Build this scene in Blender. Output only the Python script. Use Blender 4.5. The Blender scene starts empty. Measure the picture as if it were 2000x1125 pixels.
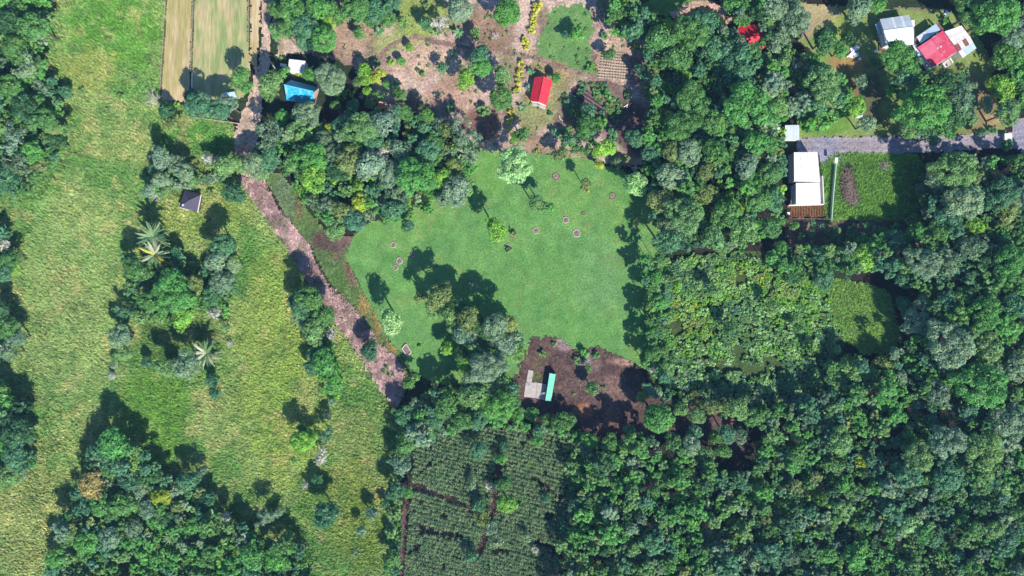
import bpy, math, random
import numpy as np
R = math.radians
# ------------------------------------------------------------------ camera, sky, sun, exposure
S = 0.15                      # metres per photo pixel on the ground
HC = 203.0                    # camera height
scene = bpy.context.scene
col = scene.collection
cam = bpy.data.cameras.new('camera'); camo = bpy.data.objects.new('camera', cam); col.objects.link(camo)
camo.location = (0, 0, HC); camo.rotation_euler = (0, 0, 0)
cam.sensor_width = 36.0; cam.lens = 36.0 * HC / (2000 * S)
cam.clip_start = 1.0; cam.clip_end = 20000
scene.camera = camo
SUN_EL, SUN_AZ = R(42), (0.53, -0.85)          # horizontal direction towards the sun
world = bpy.data.worlds.new('World'); scene.world = world; world.use_nodes = True
wn = world.node_tree
sky = wn.nodes.new('ShaderNodeTexSky'); sky.sky_type = 'NISHITA'; sky.sun_disc = False
sky.sun_elevation = SUN_EL; sky.sun_rotation = math.atan2(SUN_AZ[0], SUN_AZ[1])
sky.air_density = 1.0; sky.dust_density = 0.3; sky.ozone_density = 9.0
wn.nodes['Background'].inputs['Strength'].default_value = 0.12
wn.links.new(sky.outputs[0], wn.nodes['Background'].inputs[0])
sun = bpy.data.lights.new('sun', 'SUN'); sun.energy = 5.0; sun.angle = R(0.8); sun.color = (1.0, 0.92, 0.79)
suno = bpy.data.objects.new('sun', sun); col.objects.link(suno)
import mathutils
ln = math.hypot(*SUN_AZ)
sd = mathutils.Vector((SUN_AZ[0]/ln*math.cos(SUN_EL), SUN_AZ[1]/ln*math.cos(SUN_EL), math.sin(SUN_EL)))
suno.rotation_euler = sd.to_track_quat('Z', 'Y').to_euler(); suno.location = sd * 400
vs = scene.view_settings
vs.view_transform = 'Standard'; vs.look = 'None'; vs.exposure = 0.57; vs.gamma = 1.0; vs.use_curve_mapping = False

rnd = random.Random(7)
rng = np.random.default_rng(11)

# ------------------------------------------------------------------ helpers
def W(u, v, z=0.0):
    k = (HC - z) / HC
    return ((u - 1000) * S * k, (562.5 - v) * S * k, z)
def lin(c):
    c = np.asarray(c, float) / 255.0
    return np.where(c <= 0.04045, c / 12.92, ((c + 0.055) / 1.055) ** 2.4)
FLAT = np.array([1.30, 1.30, 1.27])            # light on flat sunlit ground, exposure included
def obs(r, g, b, k=1.0): return np.minimum(lin((r, g, b)) / FLAT * k, 0.82)

def _hash(ix, iy, seed):
    h = (ix.astype(np.int64) * 374761393 + iy.astype(np.int64) * 668265263 + seed * 1442695041) & 0x7fffffff
    h = ((h ^ (h >> 13)) * 1274126177) & 0x7fffffff
    return ((h ^ (h >> 16)) & 0xffff) / 65535.0
def vnoise(x, y, sc, seed=0):
    x = np.asarray(x, float) / sc; y = np.asarray(y, float) / sc
    ix = np.floor(x); iy = np.floor(y); fx = x - ix; fy = y - iy
    fx = fx * fx * (3 - 2 * fx); fy = fy * fy * (3 - 2 * fy)
    a = _hash(ix, iy, seed); b = _hash(ix + 1, iy, seed); c = _hash(ix, iy + 1, seed); d = _hash(ix + 1, iy + 1, seed)
    return (a * (1 - fx) + b * fx) * (1 - fy) + (c * (1 - fx) + d * fx) * fy
def fbm(x, y, sc, seed=0, o=3):
    t = 0; w = 0; a = 1.0
    for i in range(o):
        t = t + a * vnoise(x, y, sc / 2 ** i, seed + i * 17); w += a; a *= 0.55
    return t / w
def inpoly(u, v, poly):
    r = np.zeros(np.shape(u), bool); n = len(poly)
    for i in range(n):
        x1, y1 = poly[i]; x2, y2 = poly[(i + 1) % n]
        if y1 == y2: continue
        c = ((y1 > v) != (y2 > v)) & (u < (x2 - x1) * (v - y1) / (y2 - y1) + x1)
        r ^= c
    return r
def smooth(a, b, x):
    t = np.clip((x - a) / (b - a), 0, 1); return t * t * (3 - 2 * t)
def blobs(base, u, v, lst, seed=3):
    c = base
    n = fbm(u, v, 25, seed)
    for (bu, bv, ru, rv, colr, st) in lst:
        d = np.sqrt(((u - bu) / ru) ** 2 + ((v - bv) / rv) ** 2) + (n - 0.5) * 0.9
        w = (st * (1 - smooth(0.6, 1.15, d)))[:, None]
        c = c * (1 - w) + np.asarray(colr)[None] * w
    return c

def mesh_np(name, verts, faces, cols=None, mat=None, smooth_shade=False):
    """faces: int array (n,k), all of one size"""
    me = bpy.data.meshes.new(name)
    verts = np.asarray(verts, np.float32); faces = np.asarray(faces, np.int32)
    n, k = faces.shape
    me.vertices.add(len(verts)); me.vertices.foreach_set('co', verts.ravel())
    me.loops.add(n * k); me.loops.foreach_set('vertex_index', faces.ravel())
    me.polygons.add(n)
    me.polygons.foreach_set('loop_start', np.arange(0, n * k, k, dtype=np.int32))
    me.polygons.foreach_set('loop_total', np.full(n, k, np.int32))
    if smooth_shade: me.polygons.foreach_set('use_smooth', np.ones(n, bool))
    if cols is not None:
        at = me.attributes.new('Col', 'FLOAT_COLOR', 'POINT')
        c4 = np.ones((len(verts), 4), np.float32); c4[:, :3] = cols
        at.data.foreach_set('color', c4.ravel())
    if mat: me.materials.append(mat)
    me.update(calc_edges=True)
    return me
def link(name, me, parent=None, loc=None, kind=None, label=None, cat=None, group=None):
    o = bpy.data.objects.new(name, me); col.objects.link(o)
    if parent: o.parent = parent
    if loc is not None: o.location = loc
    tag(o, label, cat, group, kind)
    return o
def tag(o, label=None, cat=None, group=None, kind=None):
    if label: o['label'] = label
    if cat: o['category'] = cat
    if group: o['group'] = group
    if kind: o['kind'] = kind
    return o

class MB:
    """collects polygons of any size; build() links ONE mesh object"""
    def __init__(self): self.v = []; self.f = []
    def poly(self, pts):
        i = len(self.v); self.v += [tuple(p) for p in pts]; self.f.append(tuple(range(i, i + len(pts)))); return self
    def prism(self, bottom, top):
        n = len(bottom); i = len(self.v); self.v += [tuple(p) for p in bottom] + [tuple(p) for p in top]
        self.f.append(tuple(i + n - 1 - k for k in range(n))); self.f.append(tuple(i + n + k for k in range(n)))
        for k in range(n):
            k2 = (k + 1) % n; self.f.append((i + k, i + k2, i + n + k2, i + n + k))
        return self
    def box(self, c, sx, sy, sz, rz=0):
        ca, sa = math.cos(rz), math.sin(rz); b = []
        for dx, dy in ((-1, -1), (1, -1), (1, 1), (-1, 1)):
            x, y = dx * sx / 2, dy * sy / 2; b.append((c[0] + x * ca - y * sa, c[1] + x * sa + y * ca))
        return self.prism([(x, y, c[2]) for x, y in b], [(x, y, c[2] + sz) for x, y in b])
    def tube(self, pts, rad, n=6):
        pts = [mathutils.Vector(p) for p in pts]; rings = []
        for i, p in enumerate(pts):
            d = (pts[min(i + 1, len(pts) - 1)] - pts[max(i - 1, 0)]).normalized()
            a = d.orthogonal().normalized(); b = d.cross(a)
            r = rad[i] if hasattr(rad, '__len__') else rad
            rings.append([p + a * (r * math.cos(2 * math.pi * k / n)) + b * (r * math.sin(2 * math.pi * k / n)) for k in range(n)])
        i0 = len(self.v)
        for rg in rings: self.v += [tuple(p) for p in rg]
        for i in range(len(rings) - 1):
            for k in range(n):
                k2 = (k + 1) % n
                self.f.append((i0 + i * n + k, i0 + i * n + k2, i0 + (i + 1) * n + k2, i0 + (i + 1) * n + k))
        self.f.append(tuple(i0 + k for k in reversed(range(n))))
        self.f.append(tuple(i0 + (len(rings) - 1) * n + k for k in range(n)))
        return self
    def mesh(self, name, mat):
        me = bpy.data.meshes.new(name); me.from_pydata(self.v, [], self.f); me.materials.append(mat); me.update(); return me
    def build(self, name, mat, parent=None, **kw):
        return link(name, self.mesh(name, mat), parent, **kw)
def empty(name, loc, label, cat, group=None, rz=0):
    o = bpy.data.objects.new(name, None); col.objects.link(o); o.location = loc; o.rotation_euler = (0, 0, rz)
    o.empty_display_size = 0.5
    return tag(o, label, cat, group)

# ------------------------------------------------------------------ materials
def nodemat(name):
    m = bpy.data.materials.new(name); m.use_nodes = True
    nt = m.node_tree; nt.nodes.clear()
    return m, nt, nt.nodes.new('ShaderNodeOutputMaterial')
def N(nt, t, **kw):
    n = nt.nodes.new(t)
    for k, v in kw.items():
        if hasattr(n, k): setattr(n, k, v)
        else: n.inputs[k].default_value = v
    return n
def mulnode(nt, a, b):
    m = N(nt, 'ShaderNodeMix', data_type='RGBA', blend_type='MULTIPLY'); m.inputs[0].default_value = 1
    nt.links.new(a, m.inputs[6]); nt.links.new(b, m.inputs[7]); return m.outputs[2]
def ramp_noise(nt, vec, scale, lo, hi, detail=4, a=0.3, b=0.7):
    n = N(nt, 'ShaderNodeTexNoise'); n.inputs['Scale'].default_value = scale; n.inputs['Detail'].default_value = detail
    nt.links.new(vec, n.inputs['Vector'])
    r = N(nt, 'ShaderNodeValToRGB'); r.color_ramp.elements[0].position = a; r.color_ramp.elements[1].position = b
    r.color_ramp.elements[0].color = (*lo, 1); r.color_ramp.elements[1].color = (*hi, 1)
    nt.links.new(n.outputs['Fac'], r.inputs[0]); return r.outputs[0], n
def soil_mat(name, sc, lo, hi, bump=0.5, sc2=None, stretch=None):
    m, nt, out = nodemat(name)
    at = N(nt, 'ShaderNodeAttribute', attribute_name='Col')
    tc = N(nt, 'ShaderNodeTexCoord'); vec = tc.outputs['Object']
    if stretch:
        mp = N(nt, 'ShaderNodeMapping'); mp.inputs['Rotation'].default_value = (0, 0, stretch[1]); mp.inputs['Scale'].default_value = stretch[0]
        nt.links.new(vec, mp.inputs[0]); vec = mp.outputs[0]
    c1, n1 = ramp_noise(nt, vec, sc, lo, hi)
    c = mulnode(nt, at.outputs['Color'], c1)
    c2, n2 = ramp_noise(nt, vec, sc2 or sc * 0.12, tuple(x ** 0.6 for x in lo), tuple(x ** 0.6 for x in hi))
    c = mulnode(nt, c, c2)
    p = N(nt, 'ShaderNodeBsdfPrincipled'); p.inputs['Roughness'].default_value = 0.9
    p.inputs['Specular IOR Level'].default_value = 0.15
    bp = N(nt, 'ShaderNodeBump'); bp.inputs['Strength'].default_value = bump; bp.inputs['Distance'].default_value = 0.25
    nt.links.new(n1.outputs['Fac'], bp.inputs['Height']); nt.links.new(bp.outputs[0], p.inputs['Normal'])
    nt.links.new(c, p.inputs['Base Color']); nt.links.new(p.outputs[0], out.inputs[0])
    return m
M = {}
M['floor'] = soil_mat('forest_floor', 1.2, (0.6, 0.6, 0.6), (1.3, 1.3, 1.3), 0.8)
M['pasture'] = soil_mat('pasture_ground', 1.6, (0.62, 0.68, 0.6), (1.38, 1.28, 1.35), 0.7, 0.25)
M['lawn'] = soil_mat('mown_grass', 2.2, (0.66, 0.74, 0.66), (1.34, 1.26, 1.34), 0.5, 0.3)
M['dry'] = soil_mat('dry_ground', 1.5, (0.6, 0.6, 0.62), (1.4, 1.38, 1.34), 0.8, 0.2)
M['soil'] = soil_mat('bare_soil', 1.4, (0.55, 0.55, 0.58), (1.5, 1.45, 1.4), 0.9, 0.22)
M['strip'] = soil_mat('mown_strip', 1.3, (0.78, 0.8, 0.78), (1.2, 1.18, 1.2), 0.3, 0.3, ((3.0, 0.22, 1), R(-2.5)))
M['gravel'] = soil_mat('gravel', 2.4, (0.66, 0.66, 0.68), (1.34, 1.32, 1.3), 0.8, 0.3)

def leaf_mat(name, trans=0.30, gloss=0.45):
    m, nt, out = nodemat(name)
    at = N(nt, 'ShaderNodeAttribute', attribute_name='Col')
    oi = N(nt, 'ShaderNodeObjectInfo')
    c = mulnode(nt, at.outputs['Color'], oi.outputs['Color'])
    p = N(nt, 'ShaderNodeBsdfPrincipled'); p.inputs['Roughness'].default_value = 0.55
    p.inputs['Specular IOR Level'].default_value = gloss
    t = N(nt, 'ShaderNodeBsdfTranslucent')
    hs = N(nt, 'ShaderNodeMix', data_type='RGBA', blend_type='MULTIPLY'); hs.inputs[0].default_value = 1
    hs.inputs[7].default_value = (1.15, 1.25, 0.55, 1)
    nt.links.new(c, hs.inputs[6])
    nt.links.new(c, p.inputs['Base Color']); nt.links.new(hs.outputs[2], t.inputs[0])
    mx = N(nt, 'ShaderNodeMixShader'); mx.inputs[0].default_value = trans
    nt.links.new(p.outputs[0], mx.inputs[1]); nt.links.new(t.outputs[0], mx.inputs[2]); nt.links.new(mx.outputs[0], out.inputs[0])
    return m
M['leaf'] = leaf_mat('leaf')
M['blade'] = leaf_mat('grass_blade', 0.25, 0.2)

def plain(name, c, rough=0.7, metal=0.0, noise=None, spec=0.4, stain=None, sc=1.2, bump=0.0):
    m, nt, out = nodemat(name)
    p = N(nt, 'ShaderNodeBsdfPrincipled'); p.inputs['Roughness'].default_value = rough; p.inputs['Metallic'].default_value = metal
    p.inputs['Specular IOR Level'].default_value = spec
    tc = N(nt, 'ShaderNodeTexCoord')
    c1, n1 = ramp_noise(nt, tc.outputs['Object'], sc, tuple(x * (1 - (noise or 0.12)) for x in c), tuple(min(x * (1 + (noise or 0.12)), 0.85) for x in c), 5, 0.25, 0.75)
    if stain:
        c2, n2 = ramp_noise(nt, tc.outputs['Object'], stain[1], (0, 0, 0), (1, 1, 1), 6, stain[2], stain[2] + 0.1)
        mx = N(nt, 'ShaderNodeMix', data_type='RGBA'); nt.links.new(c2, mx.inputs[0]); nt.links.new(c1, mx.inputs[6]); mx.inputs[7].default_value = (*stain[0], 1)
        c1 = mx.outputs[2]
    if bump:
        bp = N(nt, 'ShaderNodeBump'); bp.inputs['Strength'].default_value = bump; bp.inputs['Distance'].default_value = 0.1
        nt.links.new(n1.outputs['Fac'], bp.inputs['Height']); nt.links.new(bp.outputs[0], p.inputs['Normal'])
    nt.links.new(c1, p.inputs['Base Color']); nt.links.new(p.outputs[0], out.inputs[0])
    return m
M['bark'] = plain('bark', (0.13, 0.10, 0.08), 0.9, noise=0.4)
M['pale_bark'] = plain('pale_bark', (0.42, 0.39, 0.38), 0.9, noise=0.3)
M['white_roof'] = plain('white_roof_paint', (0.66, 0.66, 0.65), 0.6, noise=0.08, sc=0.5, stain=((0.58, 0.56, 0.53), 0.9, 0.56))
M['white_wall'] = plain('white_wall_paint', (0.72, 0.71, 0.70), 0.8, noise=0.08)
M['zinc'] = plain('weathered_zinc', (0.50, 0.57, 0.64), 0.45, 0.0, noise=0.14, sc=0.5)
M['zinc_bright'] = plain('bright_zinc', (0.70, 0.75, 0.78), 0.4, 0.0, noise=0.10, sc=0.5)
M['zinc_blue'] = plain('blue_grey_zinc', (0.44, 0.56, 0.70), 0.5, 0.0, noise=0.12, sc=0.5)
M['zinc_stained'] = plain('stained_zinc', (0.66, 0.62, 0.62), 0.5, noise=0.12, sc=0.9, stain=((0.34, 0.24, 0.22), 2.2, 0.60))
M['rust'] = plain('rusted_sheet', (0.20, 0.075, 0.07), 0.85, noise=0.5, sc=2.5, stain=((0.5, 0.42, 0.42), 3.0, 0.62))
M['red_roof'] = plain('red_roof_paint', (0.60, 0.022, 0.05), 0.5, noise=0.16, sc=1.2, stain=((0.42, 0.05, 0.06), 1.4, 0.56))
M['pink_roof'] = plain('faded_red_roof_paint', (0.58, 0.065, 0.13), 0.55, noise=0.18, sc=1.0, stain=((0.62, 0.16, 0.22), 0.7, 0.52))
M['pink_faded'] = plain('pale_faded_red_roof_paint', (0.60, 0.125, 0.21), 0.55, noise=0.12, sc=0.6)
M['blue_roof'] = plain('turquoise_roof_paint', (0.02, 0.34, 0.58), 0.55, noise=0.25, sc=2.0, stain=((0.08, 0.48, 0.66), 1.6, 0.54))
M['blue_worn'] = plain('worn_blue_roof_paint', (0.10, 0.46, 0.66), 0.55, noise=0.2, sc=2.0)
M['green_roof'] = plain('mint_green_roof_sheet', (0.22, 0.72, 0.50), 0.5, noise=0.06, sc=0.7)
M['black_roof'] = plain('charcoal_shingle', (0.085, 0.075, 0.12), 0.75, noise=0.15, sc=1.5)
M['concrete'] = plain('concrete', (0.42, 0.38, 0.37), 0.9, noise=0.22, sc=1.3, stain=((0.25, 0.23, 0.23), 0.8, 0.58))
M['wood'] = plain('weathered_wood', (0.27, 0.21, 0.17), 0.9, noise=0.3)
M['brown_wall'] = plain('brown_wall_boards', (0.16, 0.07, 0.055), 0.85, noise=0.3)
M['tan_wall'] = plain('tan_wall_boards', (0.52, 0.40, 0.34), 0.85, noise=0.15)
M['glass'] = plain('window_glass', (0.05, 0.07, 0.09), 0.1, noise=0.1)
M['steel'] = plain('painted_steel', (0.66, 0.68, 0.70), 0.5, noise=0.06)
M['net'] = plain('pale_green_netting', (0.42, 0.60, 0.50), 0.8, noise=0.1)
M['tarp'] = plain('blue_tarp', (0.38, 0.52, 0.70), 0.6, noise=0.15)
M['straw'] = plain('straw', (0.40, 0.34, 0.28), 0.95, noise=0.35, sc=4, bump=0.6)
M['mulch'] = plain('dark_mulch', (0.19, 0.15, 0.14), 0.95, noise=0.6, sc=5, bump=0.8)
M['white_stuff'] = plain('white_plastic', (0.72, 0.72, 0.74), 0.6, noise=0.1)
M['blue_stuff'] = plain('deep_blue_plastic', (0.05, 0.12, 0.5), 0.5, noise=0.1)

# ------------------------------------------------------------------ ground sheets
def ragged(u, v, seed, amp):
    return (u + (fbm(u, v, 26, seed) - 0.5) * amp * 2 + (vnoise(u, v, 4.5, seed + 5) - 0.5) * amp * 1.3,
            v + (fbm(u, v, 26, seed + 40) - 0.5) * amp * 2 + (vnoise(u, v, 4.5, seed + 45) - 0.5) * amp * 1.3)
def patch(name, poly, z, cell, colfn, mat, label, amp=6, relief=0.0, rsc=8, seed=1, kind='structure', cat=None, exclude=None):
    us = [p[0] for p in poly]; vs_ = [p[1] for p in poly]; cp = cell / S
    gu = np.arange(min(us) - 10, max(us) + 10, cp); gv = np.arange(min(vs_) - 10, max(vs_) + 10, cp)
    U, V = np.meshgrid(gu, gv); ny, nx = U.shape
    U = U + (rng.random(U.shape) - .5) * cp * 0.5; V = V + (rng.random(V.shape) - .5) * cp * 0.5
    cu = (U[:-1, :-1] + U[1:, 1:]) / 2; cv = (V[:-1, :-1] + V[1:, 1:]) / 2
    wu, wv = ragged(cu, cv, seed, amp)
    ins = inpoly(wu, wv, poly)
    if exclude:
        for e in exclude: ins &= ~inpoly(wu, wv, e)
    jj, ii = np.nonzero(ins)
    a = jj * nx + ii
    faces = np.stack([a + nx, a + nx + 1, a + 1, a], 1)
    used, inv = np.unique(faces, return_inverse=True); faces = inv.reshape(faces.shape)
    u = U.ravel()[used]; v = V.ravel()[used]
    x = (u - 1000) * S; y = (562.5 - v) * S
    zz = z + relief * fbm(u, v, rsc, seed + 9, 3)
    me = mesh_np(name, np.stack([x, y, zz], 1), faces, colfn(u, v), M[mat], True)
    return link(name, me, kind=kind, label=label, cat=cat)
def solid(c, var=0.12, sc=40, seed=5, hue=0.0):
    c = np.asarray(c)
    def f(u, v):
        n = (fbm(u, v, sc, seed) - 0.5) * 2; m = (fbm(u, v, sc * 0.35, seed + 3) - 0.5) * 2
        k = 1 + var * n + var * 0.7 * m
        out = c[None] * k[:, None]
        out[:, 0] *= 1 + hue * m; out[:, 2] *= 1 - hue * n
        return np.clip(out, 0.003, 0.85)
    return f
# one big sheet of forest floor out to the horizon
dense = np.arange(-190, 191, 1.6)
far = np.array([215, 260, 340, 480, 600, 900, 1500.])
gx = np.concatenate([-far[::-1], dense, far]); gy = gx
X, Y = np.meshgrid(gx, gy); ny, nx = X.shape
jj, ii = np.meshgrid(np.arange(ny - 1), np.arange(nx - 1), indexing='ij'); a = (jj * nx + ii).ravel()
xr, yr = X.ravel(), Y.ravel(); uu = xr / S + 1000; vv = 562.5 - yr / S
fl = obs(52, 46, 44)[None] * (0.6 + 0.8 * fbm(uu, vv, 60, 2))[:, None]
gm = smooth(0.45, 0.6, fbm(uu, vv, 90, 31))[:, None]
fl = fl * (1 - gm * 0.8) + obs(50, 72, 44)[None] * gm * 0.8
farw = smooth(1400, 2400, np.hypot(uu - 1000, vv - 562))[:, None]
fl = fl * (1 - farw) + np.array([[0.03, 0.07, 0.03]]) * farw
me = mesh_np('ground', np.stack([xr, yr, np.full_like(xr, -0.02)], 1), np.stack([a, a + 1, a + nx + 1, a + nx], 1), fl, M['floor'], True)
link('ground', me, kind='structure', label='dark leaf-littered forest floor under and between the trees')

PASTURE = [(-80, 1210), (-80, -80), (326, -80), (325, 0), (313, 194), (455, 240), (462, 335), (540, 455), (610, 560), (690, 680), (770, 795), (795, 830), (775, 960), (765, 1210)]
def pasture_col(u, v):
    y1, g1, s1 = obs(150, 170, 102), obs(104, 150, 76), obs(176, 178, 120)
    n = fbm(u, v, 70, 4); m = fbm(u, v, 16, 8)
    w = smooth(0.35, 0.7, n * 0.65 + m * 0.35)[:, None]
    c = y1[None] * (1 - w) + g1[None] * w
    c = blobs(c, u, v, [(230, 60, 90, 110, obs(100, 155, 60), .85), (380, 275, 80, 45, obs(88, 148, 62), .9), (300, 810, 85, 100, obs(112, 158, 62), .85),
                        (60, 1000, 120, 150, obs(164, 172, 108), .7), (150, 600, 130, 230, obs(150, 172, 106), .6), (560, 700, 110, 260, obs(150, 172, 82), .7),
                        (170, 140, 70, 50, obs(162, 166, 92), .6), (600, 780, 30, 40, s1, .5), (700, 1000, 70, 120, obs(140, 155, 70), .6),
                        (400, 420, 90, 60, obs(140, 158, 78), .7), (330, 640, 90, 70, obs(92, 122, 64), .7), (350, 330, 70, 60, obs(110, 135, 74), .7)])
    wb = smooth(0.58, 0.72, fbm(u, v, 30, 501, 4))[:, None] * .5
    c = c * (1 - wb) + obs(186, 180, 122)[None] * wb
    wg = smooth(0.56, 0.7, fbm(u, v, 24, 502, 4))[:, None] * .45
    c = c * (1 - wg) + obs(84, 130, 66)[None] * wg
    return np.clip(c * (0.8 + 0.4 * fbm(u, v, 9, 12))[:, None] * (.86 + .28 * fbm(u, v, 60, 503))[:, None], .003, .8)
patch('pasture', PASTURE, 0.02, 0.6, pasture_col, 'pasture', 'uneven yellow-green pasture of tall grass filling the left side', 3, 0.16, 10, 3)

LAWN = [(938, 285), (985, 288), (1020, 298), (1090, 303), (1150, 308), (1180, 322), (1222, 335), (1262, 380), (1290, 450), (1295, 500), (1282, 560), (1275, 620), (1266, 680), (1262, 722), (1225, 702), (1190, 690), (1155, 690), (1120, 682), (1090, 664), (1050, 668), (1035, 700), (1000, 745), (900, 756), (850, 750), (800, 718), (770, 682), (745, 640), (722, 592), (700, 550), (670, 500), (684, 468), (720, 435), (770, 425), (800, 410), (850, 390), (905, 370), (920, 330)]
def lawn_col(u, v):
    c = solid(obs(108, 158, 87), 0.14, 40, 6, 0.10)(u, v)
    n = fbm(u, v, 60, 77)
    w = smooth(0.5, 0.75, n)[:, None] * .5
    c = c * (1 - w) + obs(124, 168, 86)[None] * w
    # faint mowing bands
    st = 1 + 0.035 * np.sin((u * 0.8 + v * 0.25) / 5.5)
    c = c * st[:, None]
    wd = smooth(0.56, 0.72, fbm(u, v, 22, 401, 4))[:, None] * .45
    c = c * (1 - wd) + obs(136, 158, 88)[None] * wd
    wk = smooth(0.56, 0.7, fbm(u, v, 34, 402, 4))[:, None] * .4
    c = c * (1 - wk) + obs(82, 140, 70)[None] * wk
    tr = np.exp(-((v - 470 - 40 * np.sin(u / 95.0)) / 2.2) ** 2) + np.exp(-((v - 478 - 40 * np.sin(u / 95.0)) / 2.2) ** 2)
    c = c * (1 + .10 * tr[:, None])
    return blobs(c, u, v, [(1170, 560, 60, 90, obs(112, 154, 98), .5), (960, 340, 40, 40, obs(112, 162, 74), .5), (1130, 640, 90, 40, obs(100, 156, 78), .5), (830, 405, 50, 22, obs(126, 156, 84), .6), (1040, 540, 120, 70, obs(104, 156, 80), .4)])
patch('lawn', LAWN, 0.06, 0.5, lawn_col, 'lawn', 'bright green mown lawn in the middle of the picture', 3, 0.0, seed=8)

HOME = [(505, -60), (540, 60), (545, 110), (600, 105), (690, 130), (720, 190), (840, 235), (905, 262), (940, 292), (1020, 300), (1150, 310), (1250, 330), (1275, 250), (1270, 60), (1200, -60)]
def home_col(u, v):
    c = solid(obs(202, 178, 164), 0.2, 30, 21, 0.08)(u, v)
    wg = smooth(0.5, 0.68, fbm(u, v, 38, 222))[:, None] * .75
    c = c * (1 - wg) + obs(128, 124, 88)[None] * wg
    wd = smooth(0.55, 0.7, fbm(u, v, 30, 333))[:, None] * .5
    c = c * (1 - wd) + obs(122, 96, 88)[None] * wd
    return blobs(c, u, v, [(820, 30, 60, 60, obs(150, 170, 90), .95), (760, 85, 40, 25, obs(140, 158, 90), .8), (640, 120, 60, 30, obs(128, 105, 95), .7), (830, 120, 70, 40, obs(198, 172, 150), .85), (720, 20, 60, 40, obs(96, 84, 70), .7),
                           (940, 240, 40, 35, obs(132, 92, 84), .9), (880, 190, 60, 40, obs(178, 146, 128), .8), (960, 60, 50, 50, obs(150, 122, 100), .8), (1075, 135, 50, 40, obs(158, 142, 98), .85), (1050, 220, 45, 45, obs(146, 152, 98), .9), (1085, 180, 25, 30, obs(140, 140, 90), .8),
                           (1230, 250, 45, 60, obs(88, 68, 74), .9), (1180, 200, 60, 50, obs(100, 80, 76), .75), (1110, 240, 30, 30, obs(120, 100, 92), .8), (1040, 285, 40, 14, obs(168, 142, 118), .8), (690, 70, 50, 45, obs(172, 148, 126), .8), (800, 215, 60, 20, obs(110, 85, 80), .7), (1155, 60, 12, 60, obs(172, 146, 136), .8), (1145, 10, 20, 20, obs(200, 178, 165), .9)])
patch('dry_yard', HOME, 0.03, 0.55, home_col, 'dry', 'dry pinkish-brown homestead ground with patchy grass around the red cottage', 6, 0.10, 8, 13)
patch('yard_lawn', [(1076, 20), (1128, 5), (1160, 30), (1152, 80), (1160, 128), (1170, 152), (1140, 140), (1100, 124), (1052, 108), (1048, 85), (1064, 50)], 0.16, 0.5, solid(obs(106, 150, 84), .2, 20, 9, .1), 'lawn', 'small bright green lawn above the red cottage', 9, seed=15)

def strip_col(a, b, seed):
    def f(u, v):
        n = smooth(0.35, 0.65, 0.6 * fbm(u * 5, v * 0.7, 45, seed) + 0.4 * fbm(u, v, 50, seed + 4))[:, None]
        return obs(*a)[None] * (1 - n) + obs(*b)[None] * n
    return f
patch('straw_field_strip', [(329, -60), (379, -60), (373, 100), (371, 198), (318, 198), (314, 190), (322, 80)], 0.16, 0.5, strip_col((206, 186, 142), (178, 168, 110), 41), 'strip', 'long pale straw-coloured mown strip between two post rows', 1.2, seed=17)
patch('green_field_strip', [(382, -60), (484, -60), (485, 60), (489, 130), (482, 185), (450, 200), (376, 198), (377, 100)], 0.17, 0.5, strip_col((150, 168, 106), (196, 182, 136), 42), 'strip', 'wide pale green mown strip left of the dirt lane', 1.2, seed=19)
patch('narrow_field_strip', [(489, -60), (508, -60), (507, 60), (500, 140), (490, 120)], 0.16, 0.5, strip_col((210, 190, 150), (190, 172, 120), 43), 'strip', 'narrow straw-coloured strip beside the dirt lane', 1.5, seed=20)

patch('dirt_lane', [(509, -60), (545, -60), (530, 60), (528, 120), (515, 170), (510, 230), (500, 290), (525, 345), (470, 350), (455, 300), (462, 245), (485, 200), (500, 150), (512, 100), (512, 40)], 0.20, 0.5, lambda u, v: blobs(solid(obs(204, 180, 160), .16, 25, 23)(u, v), u, v, [(528, 20, 12, 30, obs(160, 140, 120), .7), (520, 200, 8, 40, obs(128, 140, 86), .8), (480, 300, 30, 25, obs(170, 128, 112), .6)]), 'dry', 'pinkish dirt lane running down from the top edge past the blue roof', 4, 0.05, seed=22)
patch('verge', [(515, 340), (548, 335), (600, 410), (640, 455), (690, 465), (672, 500), (705, 560), (735, 620), (765, 672), (795, 705), (790, 740), (740, 690), (690, 610), (640, 545), (605, 480), (560, 425)], 0.20, 0.5, lambda u, v: blobs(solid(obs(104, 132, 78), .2, 20, 25, .1)(u, v), u, v, [(555, 385, 20, 45, obs(128, 148, 122), .7), (585, 395, 8, 40, obs(138, 108, 92), .75), (640, 470, 40, 22, obs(110, 90, 88), .95), (675, 470, 25, 16, obs(124, 102, 96), .9), (690, 525, 16, 40, obs(136, 112, 98), .9), (660, 495, 15, 20, obs(112, 92, 88), .9), (712, 590, 12, 30, obs(158, 138, 84), .9), (735, 630, 12, 30, obs(160, 138, 84), .9), (765, 680, 14, 28, obs(160, 138, 84), .9), (655, 550, 20, 30, obs(84, 128, 62), .8)]), 'dry', 'green and brown verge between the cut straw strip and the lawn', 4, 0.06, seed=26)
def straw_col(u, v):
    c = solid(obs(198, 168, 166), .24, 12, 28, .05)(u, v)
    w = smooth(.5, .64, fbm(u, v, 13, 281, 3))[:, None] * .5
    c = c * (1 - w) + obs(126, 100, 98)[None] * w
    w = smooth(.6, .7, fbm(u, v, 18, 285, 3))[:, None] * .45
    return c * (1 - w) + obs(100, 112, 72)[None] * w
STRAWP = [(468, 350), (515, 345), (528, 375), (545, 410), (605, 480), (622, 525), (650, 565), (700, 610), (735, 665), (775, 700), (798, 745), (775, 800), (740, 748), (680, 662), (610, 562), (560, 482), (510, 412)]
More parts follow.
